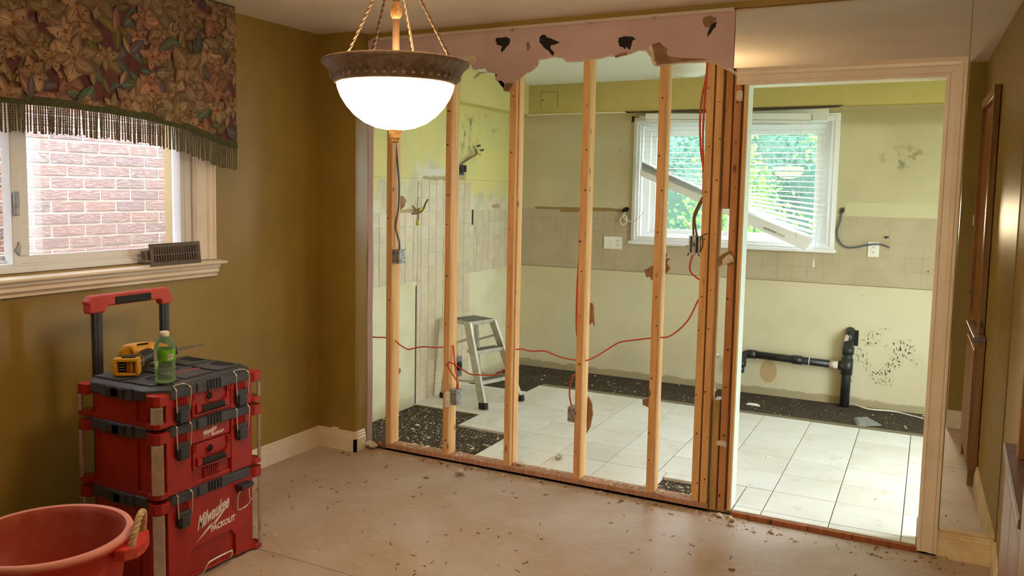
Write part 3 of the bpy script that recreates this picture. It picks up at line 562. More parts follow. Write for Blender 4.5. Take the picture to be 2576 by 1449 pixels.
part('dial', rwbox(0.012, 0.034, -2.255, -2.185, 1.375, 1.445), 'white_plastic', tm, 0.005)

# ------------------------------------------------------------------ dining window
w1 = sempty('window_1')
def ringbox(mb, x0, x1, y0, y1, z0, z1, t):   # rectangular frame in the y-z plane
    mb.box(x0, x1, y0, y1, z0, z0+t).box(x0, x1, y0, y1, z1-t, z1).box(x0, x1, y0, y0+t, z0+t, z1-t).box(x0, x1, y1-t, y1, z0+t, z1-t); return mb
obj('window_frame', ringbox(MB(), -1.225, -1.135, WY0, WY1-0.006, WZ0, WZ1, 0.040), 'vinyl', w1, None, 0.003)
obj('frame_track', MB().box(-1.185, -1.172, WY0, WY1-0.02, WZ0+0.04, WZ0+0.052).box(-1.14, -1.128, WY0, WY1-0.006, WZ0+0.002, WZ0+0.030), 'vinyl', w1, None, 0.002)
obj('sliding_sash', ringbox(MB(), -1.170, -1.140, -1.955, -1.085, WZ0+0.026, 1.955, 0.044), 'vinyl', w1, None, 0.004)
obj('fixed_sash', ringbox(MB(), -1.215, -1.188, WY0+0.04, -1.935, WZ0+0.04, 1.955, 0.032), 'vinyl', w1, None, 0.003)
obj('sash_stile', MB().box(-1.190, -1.130, -1.990, -1.955, WZ0+0.034, 1.955), 'vinyl', w1, None, 0.004)
obj('sash_glass', MB().box(-1.157, -1.153, -1.915, -1.125, WZ0+0.066, 1.915), 'sash_pane', w1)
obj('fixed_glass', MB().box(-1.203, -1.199, WY0+0.07, -1.965, WZ0+0.07, 1.925), 'pane', w1)
obj('insect_screen', MB().box(-1.2165, -1.2155, -1.955, WY1-0.05, WZ0+0.04, 1.94), 'screen', w1)
la = obj('latch', MB().box(-1.130, -1.112, -1.985, -1.965, 1.425, 1.515).box(-1.114, -1.100, -1.992, -1.974, 1.455, 1.52), 'galv', w1, None, 0.003)
obj('corner_latch', MB().prism([(-1.963, 1.26), (-1.956, 1.30), (-1.966, 1.32), (-1.972, 1.30), (-1.985, 1.285), (-1.972, 1.27)], YZ, -1.131, -1.124), 'galv', w1, None, 0.001)
cs = casing_profile(WY1+0.0, WY1+0.112, 1)
obj('casing_right', MB().prism([(u, XL-v) for u, v in cs], lambda u, v, w: (v, u, w), WZ0-0.004, 1.99), 'white_trim', w1)
obj('jamb_liner', MB().box(-1.215, XL+0.001, WY1-0.004, WY1+0.002, WZ0, WZ1), 'white_trim', w1)
obj('window_stool', MB().prism([(XL-0.02, 1.163), (-1.050, 1.163), (-1.045, 1.170), (-1.050, 1.178), (XL-0.10, 1.190), (XL-0.10, 1.18)], lambda u, v, w: (u, w, v), -3.1, -0.915), 'white_trim', w1, None, 0.002)
obj('window_apron', MB().prism([(XL, 1.163), (-1.068, 1.163), (-1.066, 1.150), (-1.078, 1.138), (-1.075, 1.125), (-1.090, 1.112), (-1.090, 1.102), (-1.098, 1.098), (XL, 1.098)], lambda u, v, w: (u, w, v), -3.1, -0.945), 'white_trim', w1)

# floor register leaning on the stool
rg = thing('floor_register', (-1.065, -1.235, 1.1785), 'brown metal floor register leaning in the corner of the window sill', 'register')
def lean(y, h, d): # y along the wall, h up the face, d proud of it
    return (-1.058-0.010*h/0.1+d*0.99, y, 1.1790+h*0.99+d*0.1)
mb = MB(); Y0, Y1 = -1.385, -1.085
def rb(mb, a, b, c, d, t0=0.0, t1=0.006): return mb.prism([(a, c), (b, c), (b, d), (a, d)], lambda u, v, w: lean(u, v, w), t0, t1)
for q in ((Y0, Y1, 0, 0.018), (Y0, Y1, 0.087, 0.105), (Y0, Y0+0.022, 0.018, 0.087), (Y1-0.022, Y1, 0.018, 0.087), (Y0+0.02, Y1-0.02, 0.049, 0.055)): rb(mb, *q)
part('face_frame', mb, 'register', rg, 0.001)
for k in range(17):
    y_ = Y0+0.030+k*0.0150; part('louver', rb(MB(), y_, y_+0.006, 0.018, 0.087, -0.012, 0.004), 'register', rg)
part('damper_box', rb(MB(), Y0-0.02, Y0+0.02, 0.03, 0.075, -0.035, -0.004), 'register', rg, 0.002)
part('damper_lever', MB().cyl(lean(Y0-0.045, 0.055, -0.02), lean(Y0-0.01, 0.055, -0.02), 0.004, 6), 'register', rg)

# ------------------------------------------------------------------ valance
def lerp(tab, y):
    if y <= tab[0][0]: return tab[0][1]
    for (a, b), (c, d) in zip(tab, tab[1:]):
        if y <= c:
            t = (y-a)/(c-a); t = t; return b+(d-b)*t
    return tab[-1][1]
BT = [(-3.3, 1.79), (-2.9, 1.83), (-2.5, 1.87), (-2.102, 1.888), (-1.888, 1.893), (-1.648, 1.888), (-1.448, 1.877), (-1.226, 1.848), (-1.065, 1.806), (-0.98, 1.786), (-0.890, 1.776)]
va = thing('window_valance', (-1.06, -2.0, 1.64), 'flat valance printed with large pink and tan lilies over the left window', 'valance')
VX, VE, VS = -1.002, -0.893, -3.25
ys = [VS+(VE-VS)*i/60 for i in range(61)]
mb = MB()
for (xa, xb) in [(VX-0.012, VX)]:
    vs = [(xx, y_, zz) for y_ in ys for xx, zz in ((xa, lerp(BT, y_)-0.02), (xb, lerp(BT, y_)-0.02), (xb, 2.435), (xa, 2.435))]
    fs = []
    for i in range(60): fs += [(4*i+k, 4*i+(k+1) % 4, 4*i+4+(k+1) % 4, 4*i+4+k) for k in range(4)]
    mb.add(vs, fs+[(3, 2, 1, 0), (240, 241, 242, 243)])
mb.box(XL+0.001, VX-0.012, VE-0.012, VE, 1.775, 2.435).box(XL+0.001, VX-0.012, VS, VE, 2.41, 2.435)
part('fabric_panel', mb, 'maroon', va)
# printed lilies: flat coloured shapes in thin layers on the cloth
pv, pf, pc = [], [], []
layer = [0]
def clip_poly(poly):
    def side(pts, inside, inter):
        out = []
        for i, p in enumerate(pts):
            q = pts[(i+1) % len(pts)]
            if inside(p): out.append(p)
            if inside(p) != inside(q): out.append(inter(p, q))
        return out
    poly = side(poly, lambda p: p[0] <= VE-0.002, lambda p, q: (VE-0.002, p[1]+(q[1]-p[1])*(VE-0.002-p[0])/(q[0]-p[0])))
    if len(poly) < 3: return []
    poly = side(poly, lambda p: p[1] <= 2.432, lambda p, q: (p[0]+(q[0]-p[0])*(2.432-p[1])/(q[1]-p[1]), 2.432))
    if len(poly) < 3: return []
    poly = [(y_, max(z_, lerp(BT, y_)-0.015)) for y_, z_ in poly]
    return poly
def shape(poly, c):
    poly = clip_poly(poly)
    if len(poly) < 3: return
    layer[0] += 1; x_ = VX+0.0003+layer[0]*2.2e-6; o = len(pv)
    pv.extend((x_, y_, z_) for y_, z_ in poly); pf.append(tuple(range(o, o+len(poly)))); pc.append(lin(c)+(1,))
def petal(cy, cz, ang, L, W, bend=0.0, n_=9, s0=0.0, wav=0.0):
    pts = []
    for sgn in (1, -1):
        rng = range(n_+1) if sgn == 1 else range(n_-1, 0, -1)
        for i in rng:
            t = i/n_; w = W*math.sin(PI*min(1, t**0.8))*(1+wav*math.sin(t*17+ang*5+sgn)); d = s0+L*t; a = ang+bend*t
            pts.append((cy+d*math.cos(a)-sgn*w*math.sin(a), cz+d*math.sin(a)+sgn*w*math.cos(a)))
    return pts
def tint(c, k): return tuple(max(0, min(255, int(v*k))) for v in c)
rnd = random.Random(11)
TANS = [(158, 128, 98), (150, 130, 94), (164, 120, 98), (142, 124, 92), (168, 138, 108), (152, 110, 92), (134, 116, 92)]
LEAV = [(70, 82, 76), (96, 92, 58), (82, 98, 84), (110, 98, 56), (92, 84, 92)]
def leaf_(cy, cz):
    a = rnd.uniform(0, 2*PI); L = rnd.uniform(0.08, 0.16); c = rnd.choice(LEAV); bd = rnd.uniform(-0.5, 0.5); W = L*rnd.uniform(0.16, 0.24)
    shape(petal(cy, cz, a, L, W, bd), tint(c, 0.75)); shape(petal(cy, cz, a, L*0.96, W*0.85, bd), c); shape(petal(cy, cz, a, L*0.9, W*0.12, bd), tint(c, 1.35))
def bud_(cy, cz):
    a = rnd.uniform(1.0, 2.1); c = rnd.choice(TANS); L = rnd.uniform(0.07, 0.12)
    shape(petal(cy, cz, a, L*1.05, L*0.21, 0), (84, 60, 48)); shape(petal(cy, cz, a, L, L*0.18, 0), tint(c, 0.85)); shape(petal(cy, cz, a, L*0.9, L*0.06, 0.1), tint(c, 1.1))
def lily(cy, cz, R):
    c = rnd.choice(TANS); a0 = rnd.uniform(0, 2*PI); sq = rnd.uniform(0.6, 1.0)
    for ring, k0 in ((0, 0.0), (1, PI/3)):
        for k in range(3):
            a = a0+k0+k*2*PI/3+rnd.uniform(-0.25, 0.25); L = R*rnd.uniform(0.8, 1.1)*(sq if abs(math.sin(a)) > 0.7 else 1); W = L*rnd.uniform(0.26, 0.38); bd = rnd.uniform(-0.35, 0.35); kk = rnd.uniform(0.82, 1.08)
            shape(petal(cy, cz, a, L*1.04, W*1.1, bd, wav=0.16), (112, 78, 62)); shape(petal(cy, cz, a, L, W, bd, wav=0.16), tint(c, kk*0.86))
            shape(petal(cy, cz, a+0.04, L*0.93, W*0.62, bd, s0=L*0.02, wav=0.12), tint(c, kk)); shape(petal(cy, cz, a-0.05, L*0.8, W*0.28, bd, s0=L*0.1), tint(c, kk*1.12)); shape(petal(cy, cz, a, L*0.85, W*0.05, bd), tint(c, 0.6))
    shape(petal(cy-0.012, cz, 0.0, 0.024, 0.010), (112, 62, 44))
    for k in range(4):
        a = a0+rnd.uniform(0, 2*PI); shape(petal(cy, cz, a, R*0.38, 0.0022), (150, 110, 60)); q = (cy+R*0.38*math.cos(a), cz+R*0.38*math.sin(a)); shape(petal(q[0], q[1], a+1.2, 0.014, 0.004), (96, 48, 30))
spots = []
tries = 0
while len(spots) < 170 and tries < 9000:
    tries += 1; q = (rnd.uniform(-2.6, -0.88), rnd.uniform(1.78, 2.46))
    if q[1] < lerp(BT, q[0])-0.03: continue
    if all((q[0]-p[0])**2+(q[1]-p[1])**2 > 0.082**2 for p in spots): spots.append(q)
for q in spots: leaf_(q[0]+0.05, q[1]+0.04); leaf_(q[0]-0.05, q[1]-0.03)
for i, q in enumerate(spots):
    if i % 5 == 4: bud_(*q); leaf_(*q)
    else: lily(q[0], q[1], rnd.uniform(0.06, 0.125))
me = bpy.data.meshes.new('lily_print'); me.from_pydata(pv, [], pf); ca = me.color_attributes.new('Col', 'FLOAT_COLOR', 'CORNER')
li = 0
for f, c in zip(me.polygons, pc):
    for _ in range(f.loop_total): ca.data[li].color = c; li += 1
me.materials.append(M['floral']); o = bpy.data.objects.new('lily_print', me); COL.objects.link(o); o.parent = va; o.location = -va.location
mb = MB(); vs = []
for y_ in ys:
    zt = lerp(BT, y_); vs += [(VX+0.001, y_, zt-0.036), (VX+0.007, y_, zt-0.036), (VX+0.009, y_, zt-0.018), (VX+0.007, y_, zt), (VX+0.001, y_, zt)]
fs = []
for i in range(60): fs += [(5*i+k, 5*i+(k+1) % 5, 5*i+5+(k+1) % 5, 5*i+5+k) for k in range(5)]
mb.add(vs, fs+[(4, 3, 2, 1, 0), (300, 301, 302, 303, 304)]); part('braid', mb, 'braid', va)
mb = MB(); y_ = VS+0.01
while y_ < VE-0.002:
    zt = lerp(BT, y_)-0.030; L = 0.112+rnd.uniform(-0.006, 0.006); dx = rnd.uniform(-0.002, 0.002); dy = rnd.uniform(-0.004, 0.004)
    ns = 22; mb.tube([(VX+0.004+dx*i/ns, y_+dy*i/ns, zt-L*i/ns) for i in range(ns+1)], [0.0042 if i % 2 else 0.0028 for i in range(ns+1)], 5)
    y_ += rnd.choice((0.0090, 0.0096, 0.0104, 0.0132)) 
stuff(part('fringe', mb, 'fringe', va))

# ------------------------------------------------------------------ pendant lamp
PX, PY = 0.492, -1.684
pl = thing('pendant_lamp', (PX, PY, 1.70), 'lit bowl pendant lamp hanging from a bronze rod and four twisted cords', 'lamp')
prof = [(0.196, 1.903), (0.193, 1.886), (0.182, 1.858), (0.163, 1.828), (0.137, 1.799), (0.104, 1.775), (0.066, 1.759), (0.028, 1.752), (0.010, 1.7515)]
part('glass_bowl', MB().lathe(prof, PX, PY, 64), 'bowl', pl)
part('rim', MB().lathe([(0.196, 1.900), (0.203, 1.902), (0.206, 1.909), (0.212, 1.925), (0.222, 1.942), (0.234, 1.956), (0.242, 1.961), (0.246, 1.966), (0.246, 1.972), (0.241, 1.976), (0.234, 1.974), (0.228, 1.970), (0.214, 1.955), (0.203, 1.935), (0.197, 1.915), (0.194, 1.902)], PX, PY, 72), 'bronze', pl)
mb = MB()
for row in range(3):
    for k in range(44):
        a = 2*PI*(k+0.5*(row % 2))/44; t = row/3; r = 0.2075+0.027*t*t+0.004*t; z_ = 1.910+0.017*row; e = Vector((math.cos(a), math.sin(a), 0)); s_ = Vector((-math.sin(a), math.cos(a), 0)); c = Vector((PX, PY, z_))+e*r
        dn = Vector((0, 0, 1))*0.017+e*0.010
        mb.add([c-s_*0.002, c+dn*0.5-s_*0.0085+e*0.001, c+dn*1.1+e*0.002, c+dn*0.5+s_*0.0085+e*0.001, c+dn*0.5+e*0.0042], [(0, 4, 1), (1, 4, 2), (2, 4, 3), (3, 4, 0)], 0, False)
stuff(part('leaf_ornament', mb, 'bronze', pl))
part('stem', MB().cyl((PX, PY, 1.80), (PX, PY, 2.44), 0.0115, 20), 'gold_rope', pl)
part('stem_collar', MB().lathe([(0.0115, 2.115), (0.015, 2.120), (0.019, 2.130), (0.020, 2.142), (0.017, 2.155), (0.0135, 2.165), (0.0115, 2.170)], PX, PY, 28), 'brass', pl)
part('cord_hub', MB().lathe([(0.0115, 2.28), (0.035, 2.285), (0.038, 2.295), (0.02, 2.305), (0.0115, 2.33)], PX, PY, 28), 'bronze', pl)
part('ceiling_canopy', MB().lathe([(0.0115, 2.395), (0.03, 2.40), (0.055, 2.42), (0.062, 2.4398)], PX, PY, 36), 'bronze', pl)
part('finial', MB().lathe([(0.0, 1.709), (0.011, 1.7095), (0.013, 1.714), (0.0125, 1.718), (0.016, 1.722), (0.019, 1.735), (0.021, 1.746), (0.0235, 1.748), (0.0235, 1.754), (0.012, 1.757)], PX, PY, 32), 'brass', pl)
mb = MB()
for row in range(3):
    for k in range(12):
        a = 2*PI*(k+0.5*(row % 2))/12; e = Vector((math.cos(a), math.sin(a), 0)); s_ = Vector((-math.sin(a), math.cos(a), 0)); c = Vector((PX, PY, 1.724+0.0075*row))+e*(0.0165+0.0016*row)
        mb.add([c, c+s_*0.004+Vector((0, 0, 0.004)), c+Vector((0, 0, 0.009)), c-s_*0.004+Vector((0, 0, 0.004)), c+e*0.002+Vector((0, 0, 0.0045))], [(0, 1, 4), (1, 2, 4), (2, 3, 4), (3, 0, 4)])
stuff(part('finial_ornament', mb, 'brass', pl))
for th_ in (164, 74, 344, 254):
    a = math.radians(th_)+YAW; A = Vector((PX+0.205*math.cos(a), PY+0.205*math.sin(a), 1.955)); B = Vector((PX+0.022*math.cos(a), PY+0.022*math.sin(a), 2.292))
    mb = MB(); t = (B-A).normalized(); e1 = t.orthogonal().normalized(); e2 = t.cross(e1)
    for ph in (0, PI):
        mb.tube([A+(B-A)*(i/70)+0.0028*(math.cos(i*0.75+ph)*e1+math.sin(i*0.75+ph)*e2) for i in range(71)], 0.0030, 6)
    part('hanging_cord', mb, 'gold_rope', pl)
ld = bpy.data.lights.new('pendant_bulb', 'POINT'); ld.energy = BULB; ld.color = (1, 0.76, 0.48); ld.shadow_soft_size = 0.05
lo_ = bpy.data.objects.new('pendant_bulb', ld); COL.objects.link(lo_); lo_.location = (PX+0.05, PY, 1.86)

# ------------------------------------------------------------------ stacked toolboxes (front faces +x)
def text_mesh(txt, size, shear=0.0, ext=0.0004, bold=0.0):
    cu = bpy.data.curves.new('lettering', 'FONT'); cu.body = txt; cu.size = size; cu.shear = shear; cu.extrude = ext; cu.offset = bold; cu.align_x = 'LEFT'; cu.resolution_u = 3
    o = bpy.data.objects.new('lettering', cu); COL.objects.link(o); dg = bpy.context.evaluated_depsgraph_get(); me = bpy.data.meshes.new_from_object(o.evaluated_get(dg)); bpy.data.objects.remove(o); bpy.data.curves.remove(cu); return me
def lettering(name, txt, size, fn, mat, root, shear=0.0, bold=0.0, xs=1.0):
    me = text_mesh(txt, size, shear, 0.0004, bold)
    for v in me.vertices: v.co = Vector(fn(v.co.x*xs, v.co.y, v.co.z))
    me.materials.clear(); me.materials.append(M[mat]); o = bpy.data.objects.new(name, me); COL.objects.link(o); o.parent = root; return o
HX, HY = 0.2275, 0.28
def toolbox(loc, H, label, kind):
    t = thing('toolbox', loc, label, 'toolbox', 'stacked red toolboxes')
    zt = H-0.020                         # top of the red shell
    bx, by = 0.205, 0.262
    ov = lambda ax, ay, c: [(ax-c, -ay), (ax, -ay+c), (ax, ay-c), (ax-c, ay), (-ax+c, ay), (-ax, ay-c), (-ax, -ay+c), (-ax+c, -ay)]
    mb = MB().prism(ov(bx-0.004, by-0.006, 0.052), XY, 0.0 if kind != 'roll' else 0.012, zt-0.016)
    mb.prism(ov(bx+0.010, by+0.002, 0.056), XY, zt-0.030, zt-0.012)            # flange under the lid
    mb.prism(ov(bx+0.004, by, 0.054), XY, 0.0 if kind != 'roll' else 0.012, 0.022)
    for s_ in (-1, 1): mb.box(-bx+0.03, bx-0.03, s_*(by-0.012), s_*(by+0.002), 0.02, zt-0.03) if False else None
    mb.box(-0.10, 0.10, -by-0.001, -by+0.01, 0.02, zt-0.028); mb.box(-0.10, 0.10, by-0.01, by+0.001, 0.02, zt-0.028)
    mb.box(bx-0.01, bx+0.010, 0.105-0.0, 0.225, 0.004, zt-0.012) if kind != 'roll' else None
    mb.box(bx-0.01, bx+0.010, -0.225, -0.105, 0.004, zt-0.012) if kind != 'roll' else None
    if kind == 'roll':
        # panel with a raised border around a trapezoid recess at the foot
        mb.prism([(-0.225, 0.012), (-0.125, 0.012), (-0.125, 0.105), (-0.10, 0.135), (0.10, 0.135), (0.125, 0.105), (0.125, 0.012), (0.225, 0.012), (0.225, zt-0.012), (-0.225, zt-0.012)], lambda u, v, w: (w, u, v), bx-0.008, bx+0.010)
    body = part('shell', mb, 'red', t, 0.003, world=False)
    # corner brackets with metal posts
    for sx in (1, -1):
        for sy in (1, -1):
            poly = [(bx-0.052, by), (bx-0.03, HY), (HX-0.016, HY), (HX, HY-0.016), (HX, HY-0.05), (bx, by-0.052)]
            poly = [(sx*a, sy*b) for a, b in poly]
            part('corner_bracket', MB().prism(poly, XY, 0.006, 0.026), 'red', t, 0.003, world=False); part('corner_bracket', MB().prism(poly, XY, zt-0.046, zt-0.004), 'red', t, 0.003, world=False)
            px, py = sx*(HX-0.013), sy*(HY-0.013)
            part('corner_post', MB().obox((px, py, (0.026+zt-0.046)/2), Vector((sx*0.7, sy*0.7, 0))*0.007, Vector((-sy*0.7, sx*0.7, 0))*0.022, Vector((0, 0, (zt-0.072)/2))), 'alu', t, 0.003, world=False)
    # lid
    lid = MB().prism(ov(bx+0.014, by+0.006, 0.066), XY, zt-0.032, zt+0.006)
    n8 = ov(bx+0.014, by+0.006, 0.066); m8 = ov(bx-0.008, by-0.016, 0.058)
    lid.add([(a, b, zt+0.006) for a, b in n8]+[(a, b, H-0.004) for a, b in m8], [(i, (i+1) % 8, 8+(i+1) % 8, 8+i) for i in range(8)]+[tuple(range(8, 16))])
    lid.box(-0.085, 0.085, -by-0.014, -by+0.03, zt-0.038, zt+0.010); lid.box(-0.085, 0.085, by-0.03, by+0.014, zt-0.038, zt+0.010)
    lid.box(bx-0.03, bx+0.021, -0.080, 0.080, zt-0.030, zt+0.010)
    L_ = part('lid', lid, 'lid', t, 0.004, world=False)
    for k in range(5): part('lid_rib', MB().box(bx+0.014, bx+0.026, -0.030+k*0.016, -0.022+k*0.016, zt-0.026, zt+0.013), 'black', t, 0.0015, sub=L_, world=False)
    for sy in (-0.06, 0.06): part('side_catch', MB().box(-0.02 if sy < 0 else -0.05, 0.05 if sy < 0 else 0.02, -by-0.019, -by-0.013, zt-0.030, zt+0.004), 'black', t, 0.002, sub=L_, world=False)
    if kind == 'top':
        for iy, yc in enumerate((-0.165, 0.0, 0.165)):
            for ix, xc in enumerate((-0.10, 0.075)):
                if iy == 1 and ix == 1: continue
                part('lid_cleat', MB().prism([(xc-0.075, yc-0.068), (xc+0.075, yc-0.068), (xc+0.075, yc+0.068), (xc+0.056, yc+0.068), (xc+0.056, yc+0.02), (xc+0.035, yc-0.005), (xc-0.035, yc-0.005), (xc-0.056, yc+0.02), (xc-0.056, yc+0.068), (xc-0.075, yc+0.068)], XY, H-0.0045, H+0.003), 'lid', t, 0.0025, sub=L_, world=False)
                part('lid_slot', MB().box(xc-0.055, xc+0.055, yc-0.004, yc+0.066, H-0.005, H+0.0012), 'deep_black', t, 0, sub=L_, world=False)  # slot floor coloured black for the shade of a deeper pocket
        part('lid_badge_plate', MB().box(0.0, 0.15, -0.075, 0.075, H-0.0045, H+0.001), 'lid', t, 0.003, sub=L_, world=False)
        lettering('lid_badge', 'Milwaukee', 0.036, lambda u, v, w: (0.062-v, -0.066+u, H+0.0013+w), 'logo_red', L_, 0.3, 0.0006)
    # latches: black body, wire bail
    for yc in (-0.155, 0.155):
        if kind == 'roll' and yc > 0:
            lt = part('latch', MB().box(bx+0.010, bx+0.055, yc-0.035, yc+0.035, zt-0.060, zt-0.045).prism([(bx+0.01, zt-0.085), (bx+0.05, zt-0.058), (bx+0.01, zt-0.058)], lambda u, v, w: (u, w, v), yc-0.022, yc+0.022), 'black', t, 0.004, world=False)
            q = [(bx+0.035, yc-0.026, zt-0.07), (bx+0.030, yc-0.036, zt-0.09), (bx+0.022, yc-0.030, zt-0.145), (bx+0.022, yc-0.018, zt-0.155), (bx+0.022, yc+0.024, zt-0.150), (bx+0.03, yc+0.040, zt-0.125), (bx+0.035, yc+0.026, zt-0.115), (bx+0.035, yc+0.022, zt-0.07)]
            part('wire_bail', MB().tube(smooth(q, 4), 0.0030, 8), 'steel', t, sub=lt, world=False, label='open wire bail hanging down'); continue
        mbx = MB().box(bx+0.006, bx+0.026, yc-0.030, yc+0.030, zt-0.118, zt-0.062).box(bx+0.006, bx+0.032, yc-0.022, yc+0.022, zt-0.128, zt-0.080)
        lt = part('latch', mbx, 'black', t, 0.004, world=False)
        for k in range(6): part('latch_rib', MB().box(bx+0.008, bx+0.017, yc-0.029+k*0.010, yc-0.025+k*0.010, zt-0.062, zt-0.034), 'red', t, 0, sub=lt, world=False)
        q = [(bx+0.026, yc-0.031, zt-0.085), (bx+0.028, yc-0.036, zt-0.02), (bx+0.025, yc-0.034, zt+0.006), (bx+0.002, yc-0.024, zt+0.016), (bx+0.002, yc+0.024, zt+0.016), (bx+0.025, yc+0.034, zt+0.006), (bx+0.028, yc+0.036, zt-0.02), (bx+0.026, yc+0.031, zt-0.085)]
        part('wire_bail', MB().tube(smooth(q, 4), 0.0028, 8), 'steel', t, sub=lt, world=False)
    if kind != 'roll':
        zc = 0.028 if kind == 'top' else 0.085
        hp = part('handle_plate', MB().box(bx-0.004, bx+0.006, -0.100, 0.100, zc-0.014, zc+0.085).box(bx+0.004, bx+0.012, -0.100, -0.080, zc-0.014, zc+0.085).box(bx+0.004, bx+0.012, 0.080, 0.100, zc-0.014, zc+0.085).box(bx+0.004, bx+0.014, -0.1, 0.1, zc-0.014, zc-0.004), 'red', t, 0.003, world=False)
        part('grip', MB().box(bx+0.008, bx+0.026, -0.060, 0.062, zc, zc+0.024), 'rubber', t, 0.007, sub=hp, world=False)
        part('handle_arm', MB().prism([(-0.085, zc+0.0), (-0.060, zc+0.0), (-0.056, zc+0.02), (-0.075, zc+0.035), (-0.085, zc+0.035)], lambda u, v, w: (w, u, v), bx+0.006, bx+0.022), 'red', t, 0.003, sub=hp, world=False)
        part('handle_arm', MB().prism([(0.087, zc+0.0), (0.062, zc+0.0), (0.058, zc+0.02), (0.077, zc+0.035), (0.087, zc+0.035)], lambda u, v, w: (w, u, v), bx+0.006, bx+0.022), 'red', t, 0.003, sub=hp, world=False)
        part('lock_ring', MB().tube([(bx+0.007, -0.010+0.0185*math.cos(a), zc+0.053+0.0185*math.sin(a)) for a in [2*PI*k/20 for k in range(20)]], 0.0035, 6, True), 'red', t, sub=hp, world=False)
        part('lock_hole', MB().cyl((bx+0.001, -0.010, zc+0.053), (bx+0.0068, -0.010, zc+0.053), 0.016, 20), 'deep_black', t, sub=hp, world=False)
        for sy in (-0.094, -0.084, 0.083, 0.092): part('plate_rib', MB().box(bx+0.010, bx+0.016, sy-0.0025, sy+0.0025, zc+0.055, zc+0.085), 'red', t, sub=hp, world=False)
    if kind == 'mid':
        part('badge_panel', MB().box(bx-0.004, bx+0.008, -0.100, 0.1, 0.178, zt-0.03), 'red', t, 0.003, world=False)
        lettering('badge', 'Milwaukee', 0.030, lambda u, v, w: (bx+0.0085+w, -0.045+u, 0.194+v+u*0.20), 'logo_white', t, 0.35, 0.0007, 0.55)
        lettering('badge_small', 'PACKOUT', 0.014, lambda u, v, w: (bx+0.0085+w, 0.0+u, 0.186+v+u*0.05), 'logo_white', t, 0.2, 0.0007)
        part('bolt_mark', MB().prism([(-0.045, 0.184), (-0.012, 0.197), (-0.014, 0.192), (0.03, 0.214), (0.0, 0.194), (0.002, 0.199)], lambda u, v, w: (w, u, v), bx+0.0081, bx+0.0089), 'logo_white', t, world=False)
        for k in range(8): part('front_rib', MB().box(bx-0.004, bx+0.004, -0.035+k*0.010, -0.030+k*0.010, 0.022, 0.062), 'red', t, world=False)
    if kind == 'roll':
        fx = bx+0.0103
        lettering('badge', 'Milwaukee', 0.078, lambda u, v, w: (fx+w, -0.082+u, 0.196+v+(u*0.26)), 'logo_white', t, 0.42, 0.0016, 0.50)
        lettering('badge_small', 'PACKOUT', 0.032, lambda u, v, w: (fx+w, -0.012+u, 0.166+v+u*0.05), 'logo_white', t, 0.15, 0.0012, 0.88)
        part('bolt_mark', MB().prism([(-0.088, 0.150), (-0.006, 0.206), (-0.016, 0.188), (0.092, 0.256), (0.004, 0.186), (0.014, 0.202)], lambda u, v, w: (w, u, v), fx+0.0, fx+0.0008), 'logo_white', t, world=False)
        q = [(bx+0.004, -0.085, 0.012), (bx+0.035, -0.080, 0.030), (bx+0.040, -0.06, 0.058), (bx+0.040, -0.03, 0.066), (bx+0.040, 0.06, 0.066), (bx+0.036, 0.078, 0.055), (bx+0.02, 0.082, 0.03), (bx+0.0, 0.082, 0.024)]
        part('foot_bail', MB().tube(smooth(q, 4), 0.004, 8), 'steel', t, world=False)
        for sy in (-1, 1): part('wheel', MB().cyl((-HX-0.01, sy*0.24-0.02, 0.06), (-HX-0.01, sy*0.24+0.02, 0.06), 0.058, 28), 'rubber', t, 0.004, world=False)
        for py in (-0.158, 0.180):
            part('handle_post', MB().box(-HX-0.034, -HX-0.012, py-0.020, py+0.020, 0.10, 1.045).box(-HX-0.037, -HX-0.009, py-0.008, py+0.008, 0.10, 1.04), 'black', t, 0.004, world=False)
        hb = MB()
        hb.prism([(-0.205, 1.036), (-0.128, 1.036), (-0.128, 1.048), (-0.118, 1.060), (0.142, 1.060), (0.152, 1.048), (0.152, 1.036), (0.205, 1.036), (0.212, 1.060), (0.190, 1.108), (-0.190, 1.108), (-0.212, 1.085), (-0.205, 1.07)], lambda u, v, w: (w, u, v), -HX-0.045, -HX-0.002)
        hnd = part('pull_handle', hb, 'dusty_red', t, 0.008, world=False)
        part('handle_pad', MB().box(-HX-0.008, -HX+0.002, -0.085, 0.095, 1.064, 1.096), 'rubber', t, 0.006, sub=hnd, world=False)
    return t
BXX, BYY = -0.6075, -1.665
toolbox((BXX, BYY, 0.0), 0.387, 'red rolling toolbox with pull handle, bottom of the stack on the floor', 'roll')
toolbox((BXX, BYY, 0.3735), 0.283, 'red latched toolbox in the middle of the stack', 'mid')
toolbox((BXX, BYY, 0.643), 0.157, 'shallow red toolbox on top of the stack, bottle and saw on its black lid', 'top')

# ------------------------------------------------------------------ bottle and saw on the top box
ZB = 0.8042
bt = thing('water_bottle', (-0.452, -1.838, ZB), 'green plastic bottle with white cap and green label on the top toolbox', 'bottle')
pr_ = [(0.0, 0.004), (0.018, 0.001), (0.029, 0.002), (0.0325, 0.010)]
for k in range(6): pr_ += [(0.0325, 0.018+k*0.0145), (0.0305, 0.023+k*0.0145), (0.0325, 0.028+k*0.0145)]
pr_ += [(0.0325, 0.112), (0.0330, 0.116), (0.0330, 0.140), (0.031, 0.152), (0.026, 0.166), (0.018, 0.178), (0.0135, 0.183), (0.0125, 0.190)]
pr_ = [(r*1.17, z_*0.97) for r, z_ in pr_]
part('bottle_body', MB().lathe(pr_, 0, 0, 40), 'bottle', bt, world=False)
part('cap', MB().lathe([(0.0, 0.1975), (0.0145, 0.197), (0.0172, 0.194), (0.0172, 0.180), (0.0155, 0.178), (0.0, 0.178)], 0, 0, 32), 'white_plastic', bt, world=False)
